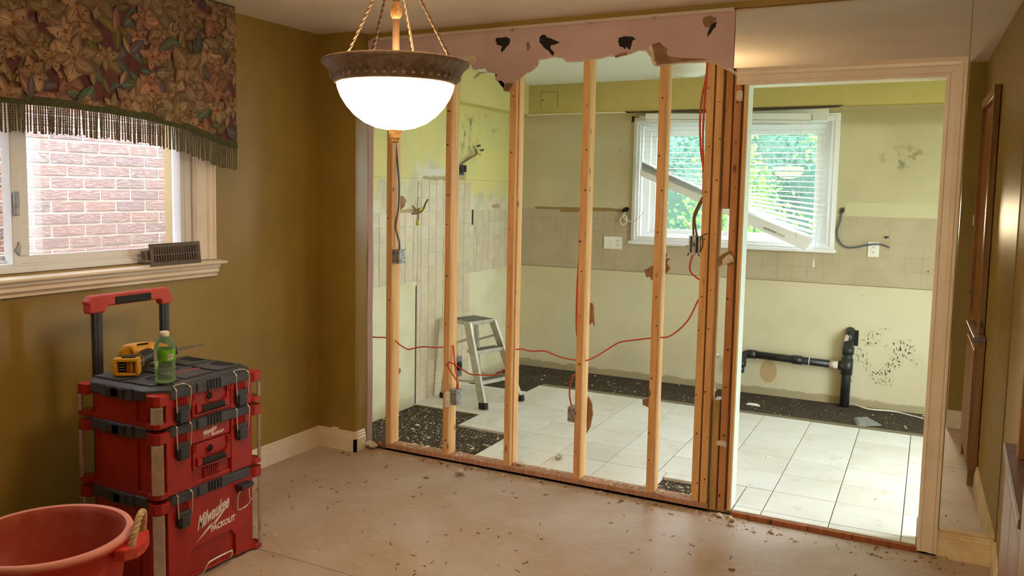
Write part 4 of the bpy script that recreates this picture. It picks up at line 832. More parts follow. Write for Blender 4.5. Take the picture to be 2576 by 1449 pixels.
lb = part('label_band', MB().lathe([(0.0391, 0.088), (0.0391, 0.131)], 0, 0, 48), 'paper_label', bt, world=False)
def arc_patch(a0, a1, z0, z1, r):
    mb = MB(); n_ = 8; vs = [(r*math.cos(a0+(a1-a0)*i/n_), r*math.sin(a0+(a1-a0)*i/n_), z_) for i in range(n_+1) for z_ in (z0, z1)]
    return mb.add(vs, [(2*i, 2*i+2, 2*i+3, 2*i+1) for i in range(n_)], 0, True)
part('label_text_panel', arc_patch(-2.15, -1.45, 0.089, 0.130, 0.0394), 'lbl_white', bt, sub=lb, world=False)
part('barcode_panel', arc_patch(-0.45, 0.10, 0.094, 0.114, 0.0394), 'lbl_white', bt, sub=lb, world=False)
for k in range(9): part('barcode_bar', arc_patch(-0.40+k*0.05, -0.40+k*0.05+(0.018 if k % 3 else 0.03), 0.097, 0.112, 0.0396), 'deep_black', bt, sub=lb, world=False)
sw_ = thing('reciprocating_saw', (-0.69, -1.75, ZB), 'yellow and black cordless reciprocating saw without battery, lying on the top toolbox', 'saw')
# battery foot: open yellow housing facing the camera
f0 = Vector((-0.650, -1.855, ZB)); ax = Vector((0.80, 0.60, 0)).normalized(); ay = Vector((-0.60, 0.80, 0)).normalized()
mb = MB()
def F(u, v, w): return f0+ax*u+ay*v+Vector((0, 0, w))
def fbox(u0, u1, v0, v1, w0, w1, m=mb): return m.add([F(u, v, w) for w in (w0, w1) for v in (v0, v1) for u in (u0, u1)], [(0, 2, 3, 1), (4, 5, 7, 6), (0, 1, 5, 4), (2, 6, 7, 3), (0, 4, 6, 2), (1, 3, 7, 5)])
fbox(-0.048, 0.044, 0.0, 0.05, 0.002, 0.012); fbox(-0.048, 0.044, 0.0, 0.05, 0.058, 0.072); fbox(-0.052, -0.036, 0.0, 0.05, 0.010, 0.062); fbox(0.034, 0.046, 0.0, 0.05, 0.010, 0.062); fbox(-0.005, 0.036, 0.022, 0.05, 0.010, 0.062); fbox(-0.038, 0.0, 0.038, 0.05, 0.010, 0.062); fbox(0.012, 0.024, 0.01, 0.03, 0.012, 0.06)
for w_ in (0.020, 0.044): fbox(-0.058, -0.050, 0.01, 0.03, w_, w_+0.008)
ft = part('battery_foot', mb, 'yellow', sw_, 0.003)
m2 = MB(); fbox(-0.036, -0.006, 0.034, 0.0375, 0.012, 0.058, m2); fbox(-0.046, 0.04, 0.05, 0.056, 0.004, 0.074, m2); fbox(-0.02, 0.03, 0.01, 0.05, 0.072, 0.076, m2); part('terminal_well', m2, 'deep_black', sw_, 0.001, sub=ft)
m3 = MB()
for w_ in (0.020, 0.031, 0.042): fbox(-0.034, -0.010, 0.030, 0.036, w_, w_+0.003, m3)
part('contact', m3, 'steel', sw_, sub=ft)
gp = [F(0.0, 0.05, 0.036), F(0.012, 0.09, 0.038), F(0.020, 0.14, 0.040), F(0.028, 0.19, 0.041), F(0.035, 0.23, 0.040)]
gr_ = part('grip_handle', MB().tube(smooth(gp, 4), [0.026, 0.025, 0.025, 0.025, 0.026, 0.027, 0.028, 0.028, 0.028, 0.029, 0.030, 0.031, 0.032, 0.032, 0.032, 0.032, 0.03], 14), 'black', sw_)
for k in (0.105, 0.125): part('grip_line', MB().tube([F(0.018+0.0275*math.sin(a)*0.9, k+0.01*math.cos(a), 0.039+0.0275*math.cos(a)) for a in [PI*(i/10) for i in range(11)]], 0.0012, 5), 'yellow', sw_, sub=gr_)
m4 = MB().tube(smooth([F(-0.055, 0.20, 0.052), F(-0.050, 0.215, 0.052), F(-0.02, 0.24, 0.052), F(0.03, 0.265, 0.050), F(0.075, 0.28, 0.048), F(0.10, 0.285, 0.046)], 3), [0.014, 0.026, 0.034, 0.038, 0.040, 0.041, 0.041, 0.041, 0.041, 0.040, 0.038, 0.036, 0.034, 0.030, 0.026, 0.022], 16)
mo = part('motor_body', m4, 'yellow', sw_)
part('front_shoe', MB().tube([F(0.10, 0.285, 0.046), F(0.125, 0.288, 0.048), F(0.135, 0.290, 0.049)], [0.022, 0.020, 0.015], 12), 'black', sw_)
part('vent_slot', MB().beam(F(-0.01, 0.215, 0.088), F(0.03, 0.235, 0.090), 0.004, 0.006).beam(F(-0.02, 0.205, 0.030), F(0.0, 0.212, 0.030), 0.008, 0.012), 'deep_black', sw_, sub=mo)
q0, q1 = F(0.13, 0.29, 0.050), F(0.235, 0.335, 0.064)
tq = (q1-q0).normalized(); up_ = Vector((0, 0, 1))
part('blade', MB().add([q0-up_*0.006-ay*0.0006, q1-up_*0.004-ay*0.0006, q1+tq*0.014+up_*0.004-ay*0.0006, q1+up_*0.006-ay*0.0006, q0+up_*0.006-ay*0.0006, q0-up_*0.006+ay*0.0006, q1-up_*0.004+ay*0.0006, q1+tq*0.014+up_*0.004+ay*0.0006, q1+up_*0.006+ay*0.0006, q0+up_*0.006+ay*0.0006], [(4, 3, 2, 1, 0), (5, 6, 7, 8, 9)]+[(i, (i+1) % 5, 5+(i+1) % 5, 5+i) for i in range(5)]), 'alu', sw_)

# ------------------------------------------------------------------ rope handled tub
TX, TY, TR = -0.434, -2.351, 0.266
tb = thing('rubble_tub', (TX, TY, 0), 'round red plastic tub with rope handles on the floor in front of the toolboxes', 'tub')
part('tub_wall', MB().lathe([(0.0, 0.001), (0.195, 0.001), (0.20, 0.006), (0.205, 0.03), (0.244, 0.355), (0.246, 0.366), (0.262, 0.370), (TR, 0.376), (TR+0.001, 0.390), (TR-0.003, 0.398), (TR-0.012, 0.401), (0.243, 0.398)], 0, 0, 72), 'tub', tb, world=False)
part('tub_inside', MB().lathe([(0.243, 0.398), (0.238, 0.392), (0.233, 0.375), (0.195, 0.03), (0.18, 0.012), (0.0, 0.010)], 0, 0, 72), 'tub_in', tb, world=False)
for ang, lab in ((0.62, None), (0.62+PI, None)):
    e = Vector((math.cos(ang), math.sin(ang), 0)); s_ = Vector((-math.sin(ang), math.cos(ang), 0))
    poly = [(0.236, -0.098), (0.272, -0.098), (0.305, -0.072), (0.318, -0.030), (0.318, 0.030), (0.305, 0.072), (0.272, 0.098), (0.236, 0.098)]
    lg = part('handle_lug', MB().prism(poly, lambda u, v, w: e*u+s_*v+Vector((0, 0, w)), 0.330, 0.372), 'tub', tb, 0.006, world=False)
    A = e*0.288-s_*0.062+Vector((0, 0, 0.350)); B = e*0.288+s_*0.062+Vector((0, 0, 0.350))
    q = smooth([A, A+Vector((0, 0, 0.03)), e*0.294-s_*0.052+Vector((0, 0, 0.415)), e*0.300-s_*0.022+Vector((0, 0, 0.452)), e*0.300+s_*0.022+Vector((0, 0, 0.452)), e*0.294+s_*0.052+Vector((0, 0, 0.415)), B+Vector((0, 0, 0.03)), B], 14)
    mb = MB()
    for ph in (0, 2*PI/3, 4*PI/3):
        pts = []
        for i, p in enumerate(q):
            tt = (q[min(i+1, len(q)-1)]-q[max(i-1, 0)]).normalized(); e1 = e-tt*e.dot(tt); e1.normalize(); e2 = tt.cross(e1)
            pts.append(p+0.0055*(math.cos(i*0.42+ph)*e1+math.sin(i*0.42+ph)*e2))
        mb.tube(pts, 0.0068, 7)
    part('rope_handle', mb, 'rope', tb, world=False)

# ------------------------------------------------------------------ electrical boxes and cables on the studs
def ebox(name, x0, x1, y0, y1, z0, z1, label):
    t = thing(name, ((x0+x1)/2, (y0+y1)/2, z0), label, 'electrical box')
    part('steel_box', MB().box(x0, x1, y0, y1, z0, z1), 'galv', t, 0.002)
    mb = MB()
    for k in range(4): mb.cyl((x1-0.0004, y0+0.012+0.013*(k % 4), z0+0.015+0.017*((k*3) % 4)), (x1+0.0008, y0+0.012+0.013*(k % 4), z0+0.015+0.017*((k*3) % 4)), 0.0035, 8)
    for k in range(4): mb.cyl((x0+0.012+0.025*(k % 2), y0-0.0008, z0+0.015+0.048*(k//2)), (x0+0.012+0.025*(k % 2), y0+0.0004, z0+0.015+0.048*(k//2)), 0.0035, 8)
    part('knockout', mb, 'deep_black', t)
    part('box_screw', MB().cyl((x1, y1-0.012, z1-0.006), (x1+0.008, y1-0.012, z1+0.006), 0.0025, 6).cyl((x1, y1-0.03, z1-0.004), (x1+0.006, y1-0.03, z1+0.006), 0.0025, 6).cyl((x1, y1-0.01, z0+0.008), (x1+0.009, y1-0.01, z0+0.002), 0.0025, 6), 'steel', t); return t
ebox('junction_box', -0.668, -0.618, 0.002, 0.068, 1.120, 1.200, 'grey steel junction box at chest height on the leftmost stud')
e2_ = ebox('outlet_box', -0.272, -0.222, -0.002, 0.062, 0.335, 0.422, 'grey steel box with white duplex outlet low on the second stud')
op = part('duplex_outlet', MB().box(-0.288, -0.260, -0.014, -0.0025, 0.330, 0.412).box(-0.290, -0.259, -0.0165, -0.0135, 0.322, 0.330), 'white_plastic', e2_, 0.002)
for zc in (0.353, 0.389):
    part('outlet_face', MB().tube([(-0.274, -0.020, zc), (-0.274, -0.013, zc)], 0.0145, 18), 'white_plastic', e2_, 0.001, sub=op)
    part('outlet_slot', MB().box(-0.281, -0.279, -0.0206, -0.0196, zc, zc+0.008).box(-0.269, -0.267, -0.0206, -0.0196, zc, zc+0.008).cyl((-0.274, -0.0206, zc-0.007), (-0.274, -0.0196, zc-0.007), 0.002, 8), 'deep_black', e2_, sub=op)
ebox('junction_box', 0.450, 0.493, 0.012, 0.075, 0.338, 0.418, 'grey steel junction box low on the left side of the middle stud')
s_ = thing('switch_box', (1.09, 0.03, 1.265), 'open black and steel switch box with toggle, hung on the post before the window', 'electrical box')
part('steel_box', MB().box(1.064, 1.072, 0.002, 0.06, 1.268, 1.350).box(1.108, 1.118, 0.002, 0.06, 1.268, 1.350).box(1.064, 1.118, 0.055, 0.06, 1.268, 1.350).box(1.064, 1.118, 0.004, 0.06, 1.345, 1.350), 'galv', s_, 0.001)
part('switch_body', MB().box(1.074, 1.105, 0.0, 0.04, 1.268, 1.348), 'black', s_, 0.002)
part('switch_strap', MB().box(1.081, 1.099, -0.004, 0.0, 1.257, 1.355), 'galv', s_, 0.001)
part('toggle', MB().box(1.086, 1.094, -0.014, -0.004, 1.300, 1.318), 'brown_wire', s_, 0.002)
part('ear', MB().prism([(1.064, 1.268), (1.056, 1.252), (1.060, 1.252), (1.070, 1.262)], XZ(0), 0.0, 0.004).prism([(1.112, 1.268), (1.120, 1.252), (1.116, 1.252), (1.108, 1.262)], XZ(0), 0.0, 0.004), 'black', s_)
part('screw', MB().cyl((1.064, 0.02, 1.298), (1.045, 0.012, 1.301), 0.002, 6), 'black', s_)
def cable(name, pts, y, r, m, label, cat='cable', extra=None):
    q = [(a, (y if not callable(y) else y(i)), b) for i, (a, b) in enumerate(pts)]
    return single(name, MB().tube(smooth(q, 5), r, 8), m, label, cat)
cable('grey_cable', [(-0.690, 1.93), (-0.676, 1.822), (-0.664, 1.71), (-0.652, 1.58), (-0.654, 1.45), (-0.666, 1.34), (-0.655, 1.285), (-0.640, 1.238), (-0.640, 1.201)], lambda i: 0.045 if i < 5 else 0.035, 0.0055, 'grey_cable', 'blue-grey cable running down the leftmost stud into the junction box')
cable('orange_cable', [(-0.835,0.662),(-0.805,0.663),(-0.737,0.668),(-0.678,0.66),(-0.633,0.631),(-0.579,0.614),(-0.535,0.626),(-0.474,0.64),(-0.405,0.643),(-0.346,0.651),(-0.300,0.659)], 0.045, 0.004, 'orange_cable', 'orange cable sagging from the left wall end to the second stud')
cable('orange_cable', [(-0.2685,0.672),(-0.262,0.611),(-0.252,0.548),(-0.240,0.484),(-0.240,0.424)], 0.035, 0.005, 'orange_cable', 'orange cable dropping down the second stud into the outlet box')
single('orange_cable', MB().tube(smooth([(-0.228,0.03,0.424),(-0.226,0.01,0.473),(-0.255,-0.008,0.526),(-0.274,-0.014,0.564),(-0.264,-0.016,0.583),(-0.229,-0.014,0.573),(-0.180,-0.012,0.55),(-0.131,-0.012,0.53),(-0.074,-0.012,0.532),(0.005,-0.012,0.539),(0.050,-0.008,0.553),(0.075,-0.003,0.579)], 5), 0.004, 8), 'orange_cable', 'orange cable looping from the outlet box across to the third stud', 'cable')
cable('orange_cable', [(0.125,0.686),(0.16,0.692),(0.216,0.687),(0.294,0.696),(0.348,0.683),(0.409,0.67),(0.481,0.666),(0.533,0.67),(0.587,0.697),(0.644,0.737),(0.714,0.785),(0.783,0.803),(0.872,0.822),(0.926,0.831),(0.973,0.842),(1.031,0.891),(1.068,0.94),(1.092,0.994),(1.110,1.038)], 0.045, 0.004, 'orange_cable', 'long orange cable from the third stud through two studs to the doorway posts')
cable('orange_cable', [(0.489,1.40),(0.487,1.335),(0.487,1.218),(0.481,1.115),(0.479,1.011),(0.480,0.872),(0.486,0.80)], 0.03, 0.0055, 'orange_cable', 'orange cable stapled upright along the left side of the middle stud')
cable('orange_cable', [(0.488,0.60),(0.464,0.574),(0.450,0.526),(0.448,0.474),(0.460,0.42)], 0.04, 0.0045, 'orange_cable', 'short orange cable curving down into the low box on the middle stud')
cable('orange_cable', [(1.080,1.264),(1.068,1.221),(1.066,1.186),(1.081,1.16),(1.117,1.136)], 0.03, 0.0045, 'orange_cable', 'short orange cable curling out below the switch box')
cable('orange_cable', [(1.114,2.30),(1.110,2.12),(1.093,2.014),(1.088,1.899),(1.098,1.757),(1.113,1.668),(1.116,1.55)], 0.03, 0.005, 'orange_cable', 'orange cable bowing out left of the doorway posts near the ceiling')
cable('orange_cable', [(1.1165,2.30),(1.115,2.12),(1.110,2.013),(1.108,1.851),(1.113,1.729),(1.116,1.66)], 0.015, 0.005, 'orange_cable', 'orange cable hanging close against the doorway post near the ceiling')
cable('brown_cable', [(1.116,1.54),(1.087,1.482),(1.074,1.434),(1.078,1.345)], 0.03, 0.005, 'brown_wire', 'brown cable entering the switch box, the left one of the pair')
cable('brown_cable', [(1.1165,1.52),(1.094,1.469),(1.083,1.427),(1.098,1.345)], 0.02, 0.005, 'brown_wire', 'brown cable entering the switch box, the right one of the pair')
cable('black_wire', [(1.156,1.365),(1.138,1.359),(1.127,1.349),(1.132,1.33),(1.13,1.3),(1.121,1.276)], -0.005, 0.002, 'black_wire', 'thin black wire bent over the face of the doorway post beside the switch box')

# ------------------------------------------------------------------ kitchen window
w2 = sempty('window_2')
def ringx(mb, y0, y1, x0, x1, z0, z1, t):
    mb.box(x0, x1, y0, y1, z0, z0+t).box(x0, x1, y0, y1, z1-t, z1).box(x0, x0+t, y0, y1, z0+t, z1-t).box(x1-t, x1, y0, y1, z0+t, z1-t); return mb
obj('window_casing', ringx(MB(), D-0.022, D, -0.075, 1.475, 1.145, 2.155, 0.058), 'vinyl', w2, None, 0.004)
obj('casing_bead', ringx(MB(), D-0.030, D-0.021, -0.055, 1.455, 1.165, 2.135, 0.014), 'vinyl', w2, None, 0.003)
obj('window_sill', MB().box(-0.09, 1.49, D-0.05, D+0.02, 1.135, 1.160), 'vinyl', w2, None, 0.004)
obj('window_liner', ringx(MB(), D-0.001, D+0.11, KX0, KX1, KZ0, KZ1, 0.012), 'vinyl', w2, None, 0)
obj('window_frame', ringx(MB(), D+0.055, D+0.125, KX0+0.012, KX1-0.012, KZ0+0.012, KZ1-0.012, 0.05), 'vinyl', w2, None, 0.003)
obj('left_sash', ringx(MB(), D+0.085, D+0.11, KX0+0.06, 0.735, KZ0+0.05, KZ1-0.05, 0.045), 'vinyl', w2, None, 0.003)
obj('right_sash', ringx(MB(), D+0.058, D+0.083, 0.68, KX1-0.06, KZ0+0.05, KZ1-0.05, 0.045), 'vinyl', w2, None, 0.003)
obj('left_glass', MB().box(KX0+0.10, 0.695, D+0.096, D+0.099, KZ0+0.09, KZ1-0.09), 'hazy_pane', w2)
obj('right_glass', MB().box(0.72, KX1-0.10, D+0.069, D+0.072, KZ0+0.09, KZ1-0.09), 'hazy_pane', w2)
# damaged venetian blind
vb = thing('venetian_blind', (0.68, 2.50, 1.15), 'broken white venetian blind with its bottom rail slanting across the kitchen window', 'blind')
part('head_rail', MB().prism([(0.050, 2.135), (0.050, 2.180), (1.281, 2.145), (1.281, 2.098)], XZ(0), 2.472, 2.515), 'blind', vb, 0.003)
part('head_rail_lip', MB().prism([(0.055, 2.120), (0.055, 2.134), (1.276, 2.094), (1.276, 2.066)], XZ(0), 2.485, 2.52), 'vinyl', vb, 0.003)
part('mounting_rail', MB().prism([(-0.02, 2.150), (-0.02, 2.17), (1.395, 2.183), (1.395, 2.10), (1.29, 2.10), (1.29, 2.14)], XZ(0), 2.525, 2.57), 'blind', vb, 0.003)
RL, RR = (0.022, 1.712), (1.318, 1.200)
rail_top = lambda x_: RL[1]+(RR[1]-RL[1])*(x_-RL[0])/(RR[0]-RL[0])
part('bottom_rail', MB().prism([(0.014, 1.700), (0.026, 1.736), (0.06, 1.722), (1.315, 1.242), (1.335, 1.222), (1.288, 1.150), (0.03, 1.684)], XZ(0), 2.480, 2.518), 'blind', vb, 0.004)
part('rail_sticker', MB().prism([(0.985, 1.318), (1.145, 1.255), (1.139, 1.236), (0.979, 1.299)], XZ(0), 2.4785, 2.4797), 'grey_label', vb)
for k in range(7): part('sticker_line', MB().prism([(0.997+k*0.012, 1.3105-k*0.0047), (1.005+k*0.012, 1.307-k*0.0047), (1.003+k*0.012, 1.300-k*0.0047), (0.995+k*0.012, 1.304-k*0.0047)], XZ(0), 2.478, 2.4787), 'black', vb)
NS = 22
for i in range(NS):
    zr = 2.070-0.0418*i; left = 0.030; right = 1.395-0.0+0.001*i; right = right if zr > 1.40 else 1.395-0.0+(zr-1.40)*0.30
    pts = []
    for k in range(25):
        x_ = left+(right-left)*k/24
        fl_ = zr+0.010*(1-(x_-left)/(right-left))+(0.34*((i-10)/11)**1.4*(right-x_) if i > 10 else 0)
        st = (rail_top(x_)+0.030+(NS-1-i)*0.0042)
        d = (fl_-st); s_ = 0.03; zz = st+0.5*(d+math.sqrt(d*d+s_*s_))-0.0
        if zz < fl_: zz = fl_
        pts.append((x_, zz))
    mb = MB(); vs = []
    tl = 0.10 if i < 12 else 0.10+0.05*(i-12)
    for (x_, zz) in pts:
        for q in (-1, 0, 1): vs.append((x_, 2.499+0.024*q*math.cos(tl), zz+0.024*q*math.sin(tl)+(0.002 if q == 0 else 0)))
    fs = [(3*k+q, 3*k+3+q, 3*k+4+q, 3*k+1+q) for k in range(24) for q in (0, 1)]
    mb.add(vs, fs, 0, True); part('slat', mb, 'blind', vb)
for x_ in (0.22, 0.80, 1.22): part('ladder_cord', MB().cyl((x_, 2.474, 2.10), (x_+0.005, 2.474, rail_top(x_)), 0.0012, 5), 'blind', vb)
pc_ = part('pull_cord', MB().tube([(1.40, 2.468, 2.09), (1.375, 2.468, 1.6), (1.352, 2.468, 1.08)], 0.0018, 6), 'blind', vb)
part('tassel', MB().lathe([(0.002, 1.085), (0.006, 1.07), (0.009, 1.035), (0.0, 1.03)], 1.352, 2.468, 12), 'blind', vb, sub=pc_)

# ------------------------------------------------------------------ kitchen fittings
# soffit access panel
ap = thing('access_panel', (-0.78, 2.466, 2.24), 'small square painted access panel in the yellow soffit', 'panel')
part('panel_board', MB().box(-0.853, -0.706, 2.463, 2.4695, 2.242, 2.376), 'soffit', ap, 0.002)
part('panel_hole', MB().cyl((-0.838, 2.4625, 2.31), (-0.838, 2.4635, 2.31), 0.006, 10), 'deep_black', ap)
part('panel_gap', MB().box(-0.857, -0.702, 2.4685, 2.4698, 2.376, 2.380).box(-0.857, -0.853, 2.4685, 2.4698, 2.24, 2.376).box(-0.706, -0.702, 2.4685, 2.4698, 2.24, 2.376), 'grout', ap)
dm = thing('ceiling_light', (0.60, 1.70, 2.34), 'white glass dome light on the kitchen ceiling', 'ceiling light')
part('dome_glass', MB().lathe([(0.0, -0.002), (0.05, 0.003), (0.10, 0.020), (0.135, 0.048), (0.15, 0.082)], 0, 0, 48), 'opal', dm, world=False)
part('dome_base', MB().lathe([(0.15, 0.080), (0.158, 0.082), (0.158, 0.0995), (0.0, 0.0995)], 0, 0, 48), 'white_plastic', dm, world=False)
def plate(name, x0, x1, z0, z1, label):
    t = thing(name, ((x0+x1)/2, D-0.004, z0), label, 'wall plate'); part('cover_plate', MB().box(x0, x1, D-0.008, D-0.0006, z0, z1), 'white_plastic', t, 0.003); return t
def outlet(t, xc, z0, z1, y):
    o = part('receptacle', MB().box(xc-0.017, xc+0.017, y-0.003, y, z0, z1), 'white_plastic', t, 0.002); zc = (z0+z1)/2
    for dz in (-0.018, 0.018): part('outlet_slot', MB().box(xc-0.007, xc-0.004, y-0.004, y-0.0028, zc+dz-0.002, zc+dz+0.006).box(xc+0.004, xc+0.007, y-0.004, y-0.0028, zc+dz-0.002, zc+dz+0.006).cyl((xc, y-0.004, zc+dz-0.008), (xc, y-0.0028, zc+dz-0.008), 0.0025, 8), 'deep_black', t, sub=o)
p1 = plate('wall_plate', -0.310, -0.152, 1.083, 1.186, 'wide white plate with rocker switch and outlet left of the kitchen window'); outlet(p1, -0.187, 1.10, 1.168, D-0.008)
part('rocker', MB().box(-0.252, -0.217, D-0.011, D-0.008, 1.10, 1.168), 'white_plastic', p1, 0.002)
p2 = plate('wall_plate', 1.700, 1.774, 1.118, 1.226, 'single white outlet plate right of the kitchen window'); outlet(p2, 1.737, 1.135, 1.209, D-0.008)
single('loose_cable', MB().tube(smooth([(1.514,2.597,1.439),(1.508,2.585,1.373),(1.489,2.585,1.3),(1.502,2.585,1.234),(1.549,2.585,1.184),(1.62,2.583,1.183),(1.685,2.58,1.2),(1.749,2.58,1.212),(1.803,2.582,1.208),(1.841,2.582,1.189)], 5), 0.006, 8), 'grey_cable', 'grey cable hanging from the wall right of the kitchen window across the outlet plate', 'cable')
single('wire_connector', MB().tube([(1.806, 2.586, 1.262), (1.834, 2.586, 1.267)], [0.008, 0.005], 8), 'black', 'small black wire connector on the wall above the single outlet plate', 'connector')
single('wire_knot', MB().prism(jag([(1.495, 1.425), (1.525, 1.43), (1.53, 1.47), (1.51, 1.465), (1.50, 1.45)], 0.004, 2), XZ(0), D-0.014, D-0.0005), 'black', 'dark wire stub in a hole right of the window casing', 'wire')
single('loose_cable', MB().tube(smooth([(-0.129,2.596,1.405),(-0.145,2.58,1.361),(-0.166,2.575,1.328),(-0.154,2.572,1.291),(-0.12,2.572,1.297),(-0.108,2.572,1.336),(-0.128,2.574,1.367),(-0.144,2.57,1.356),(-0.11,2.562,1.325),(-0.053,2.55,1.316)], 5), 0.006, 8), 'white_cable', 'pale cable tied in a loop left of the kitchen window', 'cable')
single('copper_wire', MB().tube(smooth([(-0.053,2.55,1.316),(0.001,2.54,1.35),(0.038,2.54,1.399)], 4), 0.002, 6), 'copper', 'thin bare wire poking over the kitchen window casing', 'wire')
single('wire_knot', MB().prism(jag([(-0.165, 1.392), (-0.115, 1.396), (-0.10, 1.425), (-0.13, 1.432), (-0.16, 1.41)], 0.006, 2), XZ(0), D-0.016, D-0.0005), 'deep_black', 'dark torn hole with wire left of the kitchen window', 'wire')
single('pipe_hole', MB().prism(jag([(-0.105, 2.12), (-0.08, 2.125), (-0.075, 2.165), (-0.10, 2.17)], 0.004, 2), XZ(0), D-0.004, D-0.0004), 'deep_black', 'small black hole above the left corner of the kitchen window', 'hole')
# drain pipe
dp = thing('drain_pipe', (1.60, 2.52, 0.02), 'black plastic drain pipe with a long side branch low on the kitchen back wall', 'pipe')
def fit(a, b, r): return MB().cyl(a, b, r, 20)
YP = 2.535
part('stack', fit((1.605, YP, 0.013), (1.612, YP, 0.50), 0.033), 'drain', dp)
part('coupling', fit((1.6115, YP, 0.405), (1.612, YP, 0.46), 0.040), 'drain', dp); part('tee_hub', fit((1.608, YP, 0.255), (1.610, YP, 0.375), 0.040), 'drain', dp)
part('vent_riser', MB().tube([(1.612, YP, 0.49), (1.614, YP+0.02, 0.54), (1.618, 2.60, 0.575)], 0.030, 16), 'drain', dp)
part('wall_cutout', MB().box(1.585, 1.672, D-0.004, D-0.0005, 0.46, 0.575), 'deep_black', dp)
part('glue_smear', MB().prism(jag([(1.585, 0.50), (1.612, 0.51), (1.618, 0.545), (1.60, 0.555), (1.588, 0.535)], 0.003, 2), XZ(0), YP-0.036, YP-0.030), 'gypsum', dp)
part('branch', fit((1.60, YP, 0.315), (0.93, YP, 0.332), 0.028), 'drain', dp)
for (xa, xb) in ((1.555, 1.60), (1.23, 1.30), (0.91, 0.965)): part('branch_coupling', fit((xa, YP, 0.332-0.017*(xa-0.93)/0.67), (xb, YP, 0.332-0.017*(xb-0.93)/0.67), 0.034), 'drain', dp)
part('primer_smear', MB().tube([(1.49, YP, 0.3175), (1.55, YP, 0.316)], 0.0292, 14).tube([(1.346, YP, 0.3212), (1.353, YP, 0.321)], 0.0292, 14), 'gypsum', dp)
part('elbow', MB().tube(smooth([(0.93, YP, 0.332), (0.895, YP-0.002, 0.328), (0.868, YP-0.01, 0.305), (0.858, YP-0.012, 0.262)], 5), 0.031, 16), 'drain', dp)
part('trap_nut', fit((0.858, YP-0.012, 0.275), (0.857, YP-0.012, 0.235), 0.040), 'drain', dp); part('trap_tail', fit((0.857, YP-0.012, 0.236), (0.856, YP-0.012, 0.185), 0.029), 'drain', dp)
single('water_valve', MB().cyl((0.664, 2.598, 0.288), (0.664, 2.55, 0.288), 0.012, 12).cyl((0.664, 2.565, 0.282), (0.664, 2.565, 0.310), 0.010, 12).box(0.645, 0.683, 2.590, 2.5995, 0.268, 0.308), 'steel', 'small chrome shut-off valve on the kitchen back wall, seen between the posts', 'valve', None, 0.001)
single('floor_cable', MB().tube(smooth([(1.63,2.575,0.02),(1.66,2.565,0.035),(1.765,2.52,0.022),(1.925,2.54,0.022),(2.031,2.50,0.020),(2.122,2.449,0.019)], 5), 0.006, 8), 'white_cable', 'white cable lying on the dark floor strip behind the drain pipe', 'cable')
single('grey_board', MB().chip((1.78, 2.16, 0.0135), 0.085, 0.16, 0.008, 0.25, 0, 0.02), 'galv', 'grey scrap of sheet lying on the dark floor strip near the doorway casing', 'board')
# left wall wiring and plates
single('wall_wiring', MB().tube(smooth([(XK+0.001,1.493,1.719),(-1.072,1.529,1.756),(-1.06,1.601,1.794),(-1.05,1.684,1.821),(-1.05,1.702,1.844),(-1.05,1.683,1.857)], 5), 0.006, 7).tube(smooth([(XK+0.001,1.546,1.75),(-1.065,1.638,1.795),(-1.05,1.712,1.831),(-1.05,1.702,1.858),(-1.05,1.654,1.887)], 5), 0.004, 7), 'brown_wire', 'bundle of brown wires sticking out of the yellow kitchen wall', 'wire')
for p_, m_, lb_ in (((-1.05, 1.735, 1.893), 'black', 'upper black connector on the brown wire bundle'), ((-1.05, 1.79, 1.862), 'black', 'lower black connector on the brown wire bundle'), ((-1.05, 1.745, 1.838), 'yellow_cap', 'yellow connector on the brown wire bundle')):
    single('wire_nut', MB().tube([(p_[0], p_[1]-0.022, p_[2]), (p_[0], p_[1]+0.022, p_[2]+(0.006 if m_ == 'black' else -0.01))], [0.006, 0.010], 10), m_, lb_, 'connector')
jb = thing('wall_box', (XK, 1.50, 1.66), 'open black wiring box in a torn hole of the yellow kitchen wall', 'electrical box')
part('box_shell', MB().box(XK-0.002, XK+0.012, 1.475, 1.57, 1.665, 1.745), 'black', jb, 0.003); part('box_opening', MB().box(XK+0.0115, XK+0.013, 1.49, 1.555, 1.68, 1.735), 'deep_black', jb); part('box_bracket', MB().box(XK, XK+0.022, 1.575, 1.592, 1.69, 1.74), 'black', jb, 0.002)
single('wall_wiring', MB().tube(smooth([(XK+0.006,0.852,1.383),(-1.07,0.913,1.386),(-1.05,0.943,1.415),(-1.045,0.965,1.456),(-1.045,0.993,1.481)], 5), 0.007, 7).tube(smooth([(XK+0.006,0.86,1.44),(-1.07,0.875,1.415),(-1.065,0.90,1.40)], 4), 0.004, 6).tube(smooth([(-1.08,0.92,1.415),(-1.078,0.926,1.365),(-1.08,0.922,1.335)], 4), 0.004, 6), 'brown_wire', 'olive brown wires poking out of the tiled kitchen wall', 'wire')
single('wire_nut', MB().tube([(-1.08, 0.922, 1.335), (-1.08, 0.923, 1.30)], [0.006, 0.011], 10), 'yellow_cap', 'yellow connector hanging below the wires on the tiled wall', 'connector')
single('wire_nut', MB().tube([(-1.062, 0.90, 1.405), (-1.058, 0.945, 1.418)], [0.006, 0.010], 10), 'yellow_cap', 'yellow connector on the wires on the tiled wall', 'connector')
rp = thing('range_receptacle', (XK+0.01, 1.53, 0.12), 'steel receptacle plate with black socket low on the tiled kitchen wall behind the ladder', 'wall plate')
part('steel_plate', MB().box(XK+0.005, XK+0.009, 1.47, 1.585, 0.105, 0.265), 'galv', rp, 0.002); part('socket', MB().cyl((XK+0.009, 1.528, 0.19), (XK+0.022, 1.528, 0.19), 0.036, 20), 'black', rp, 0.002)
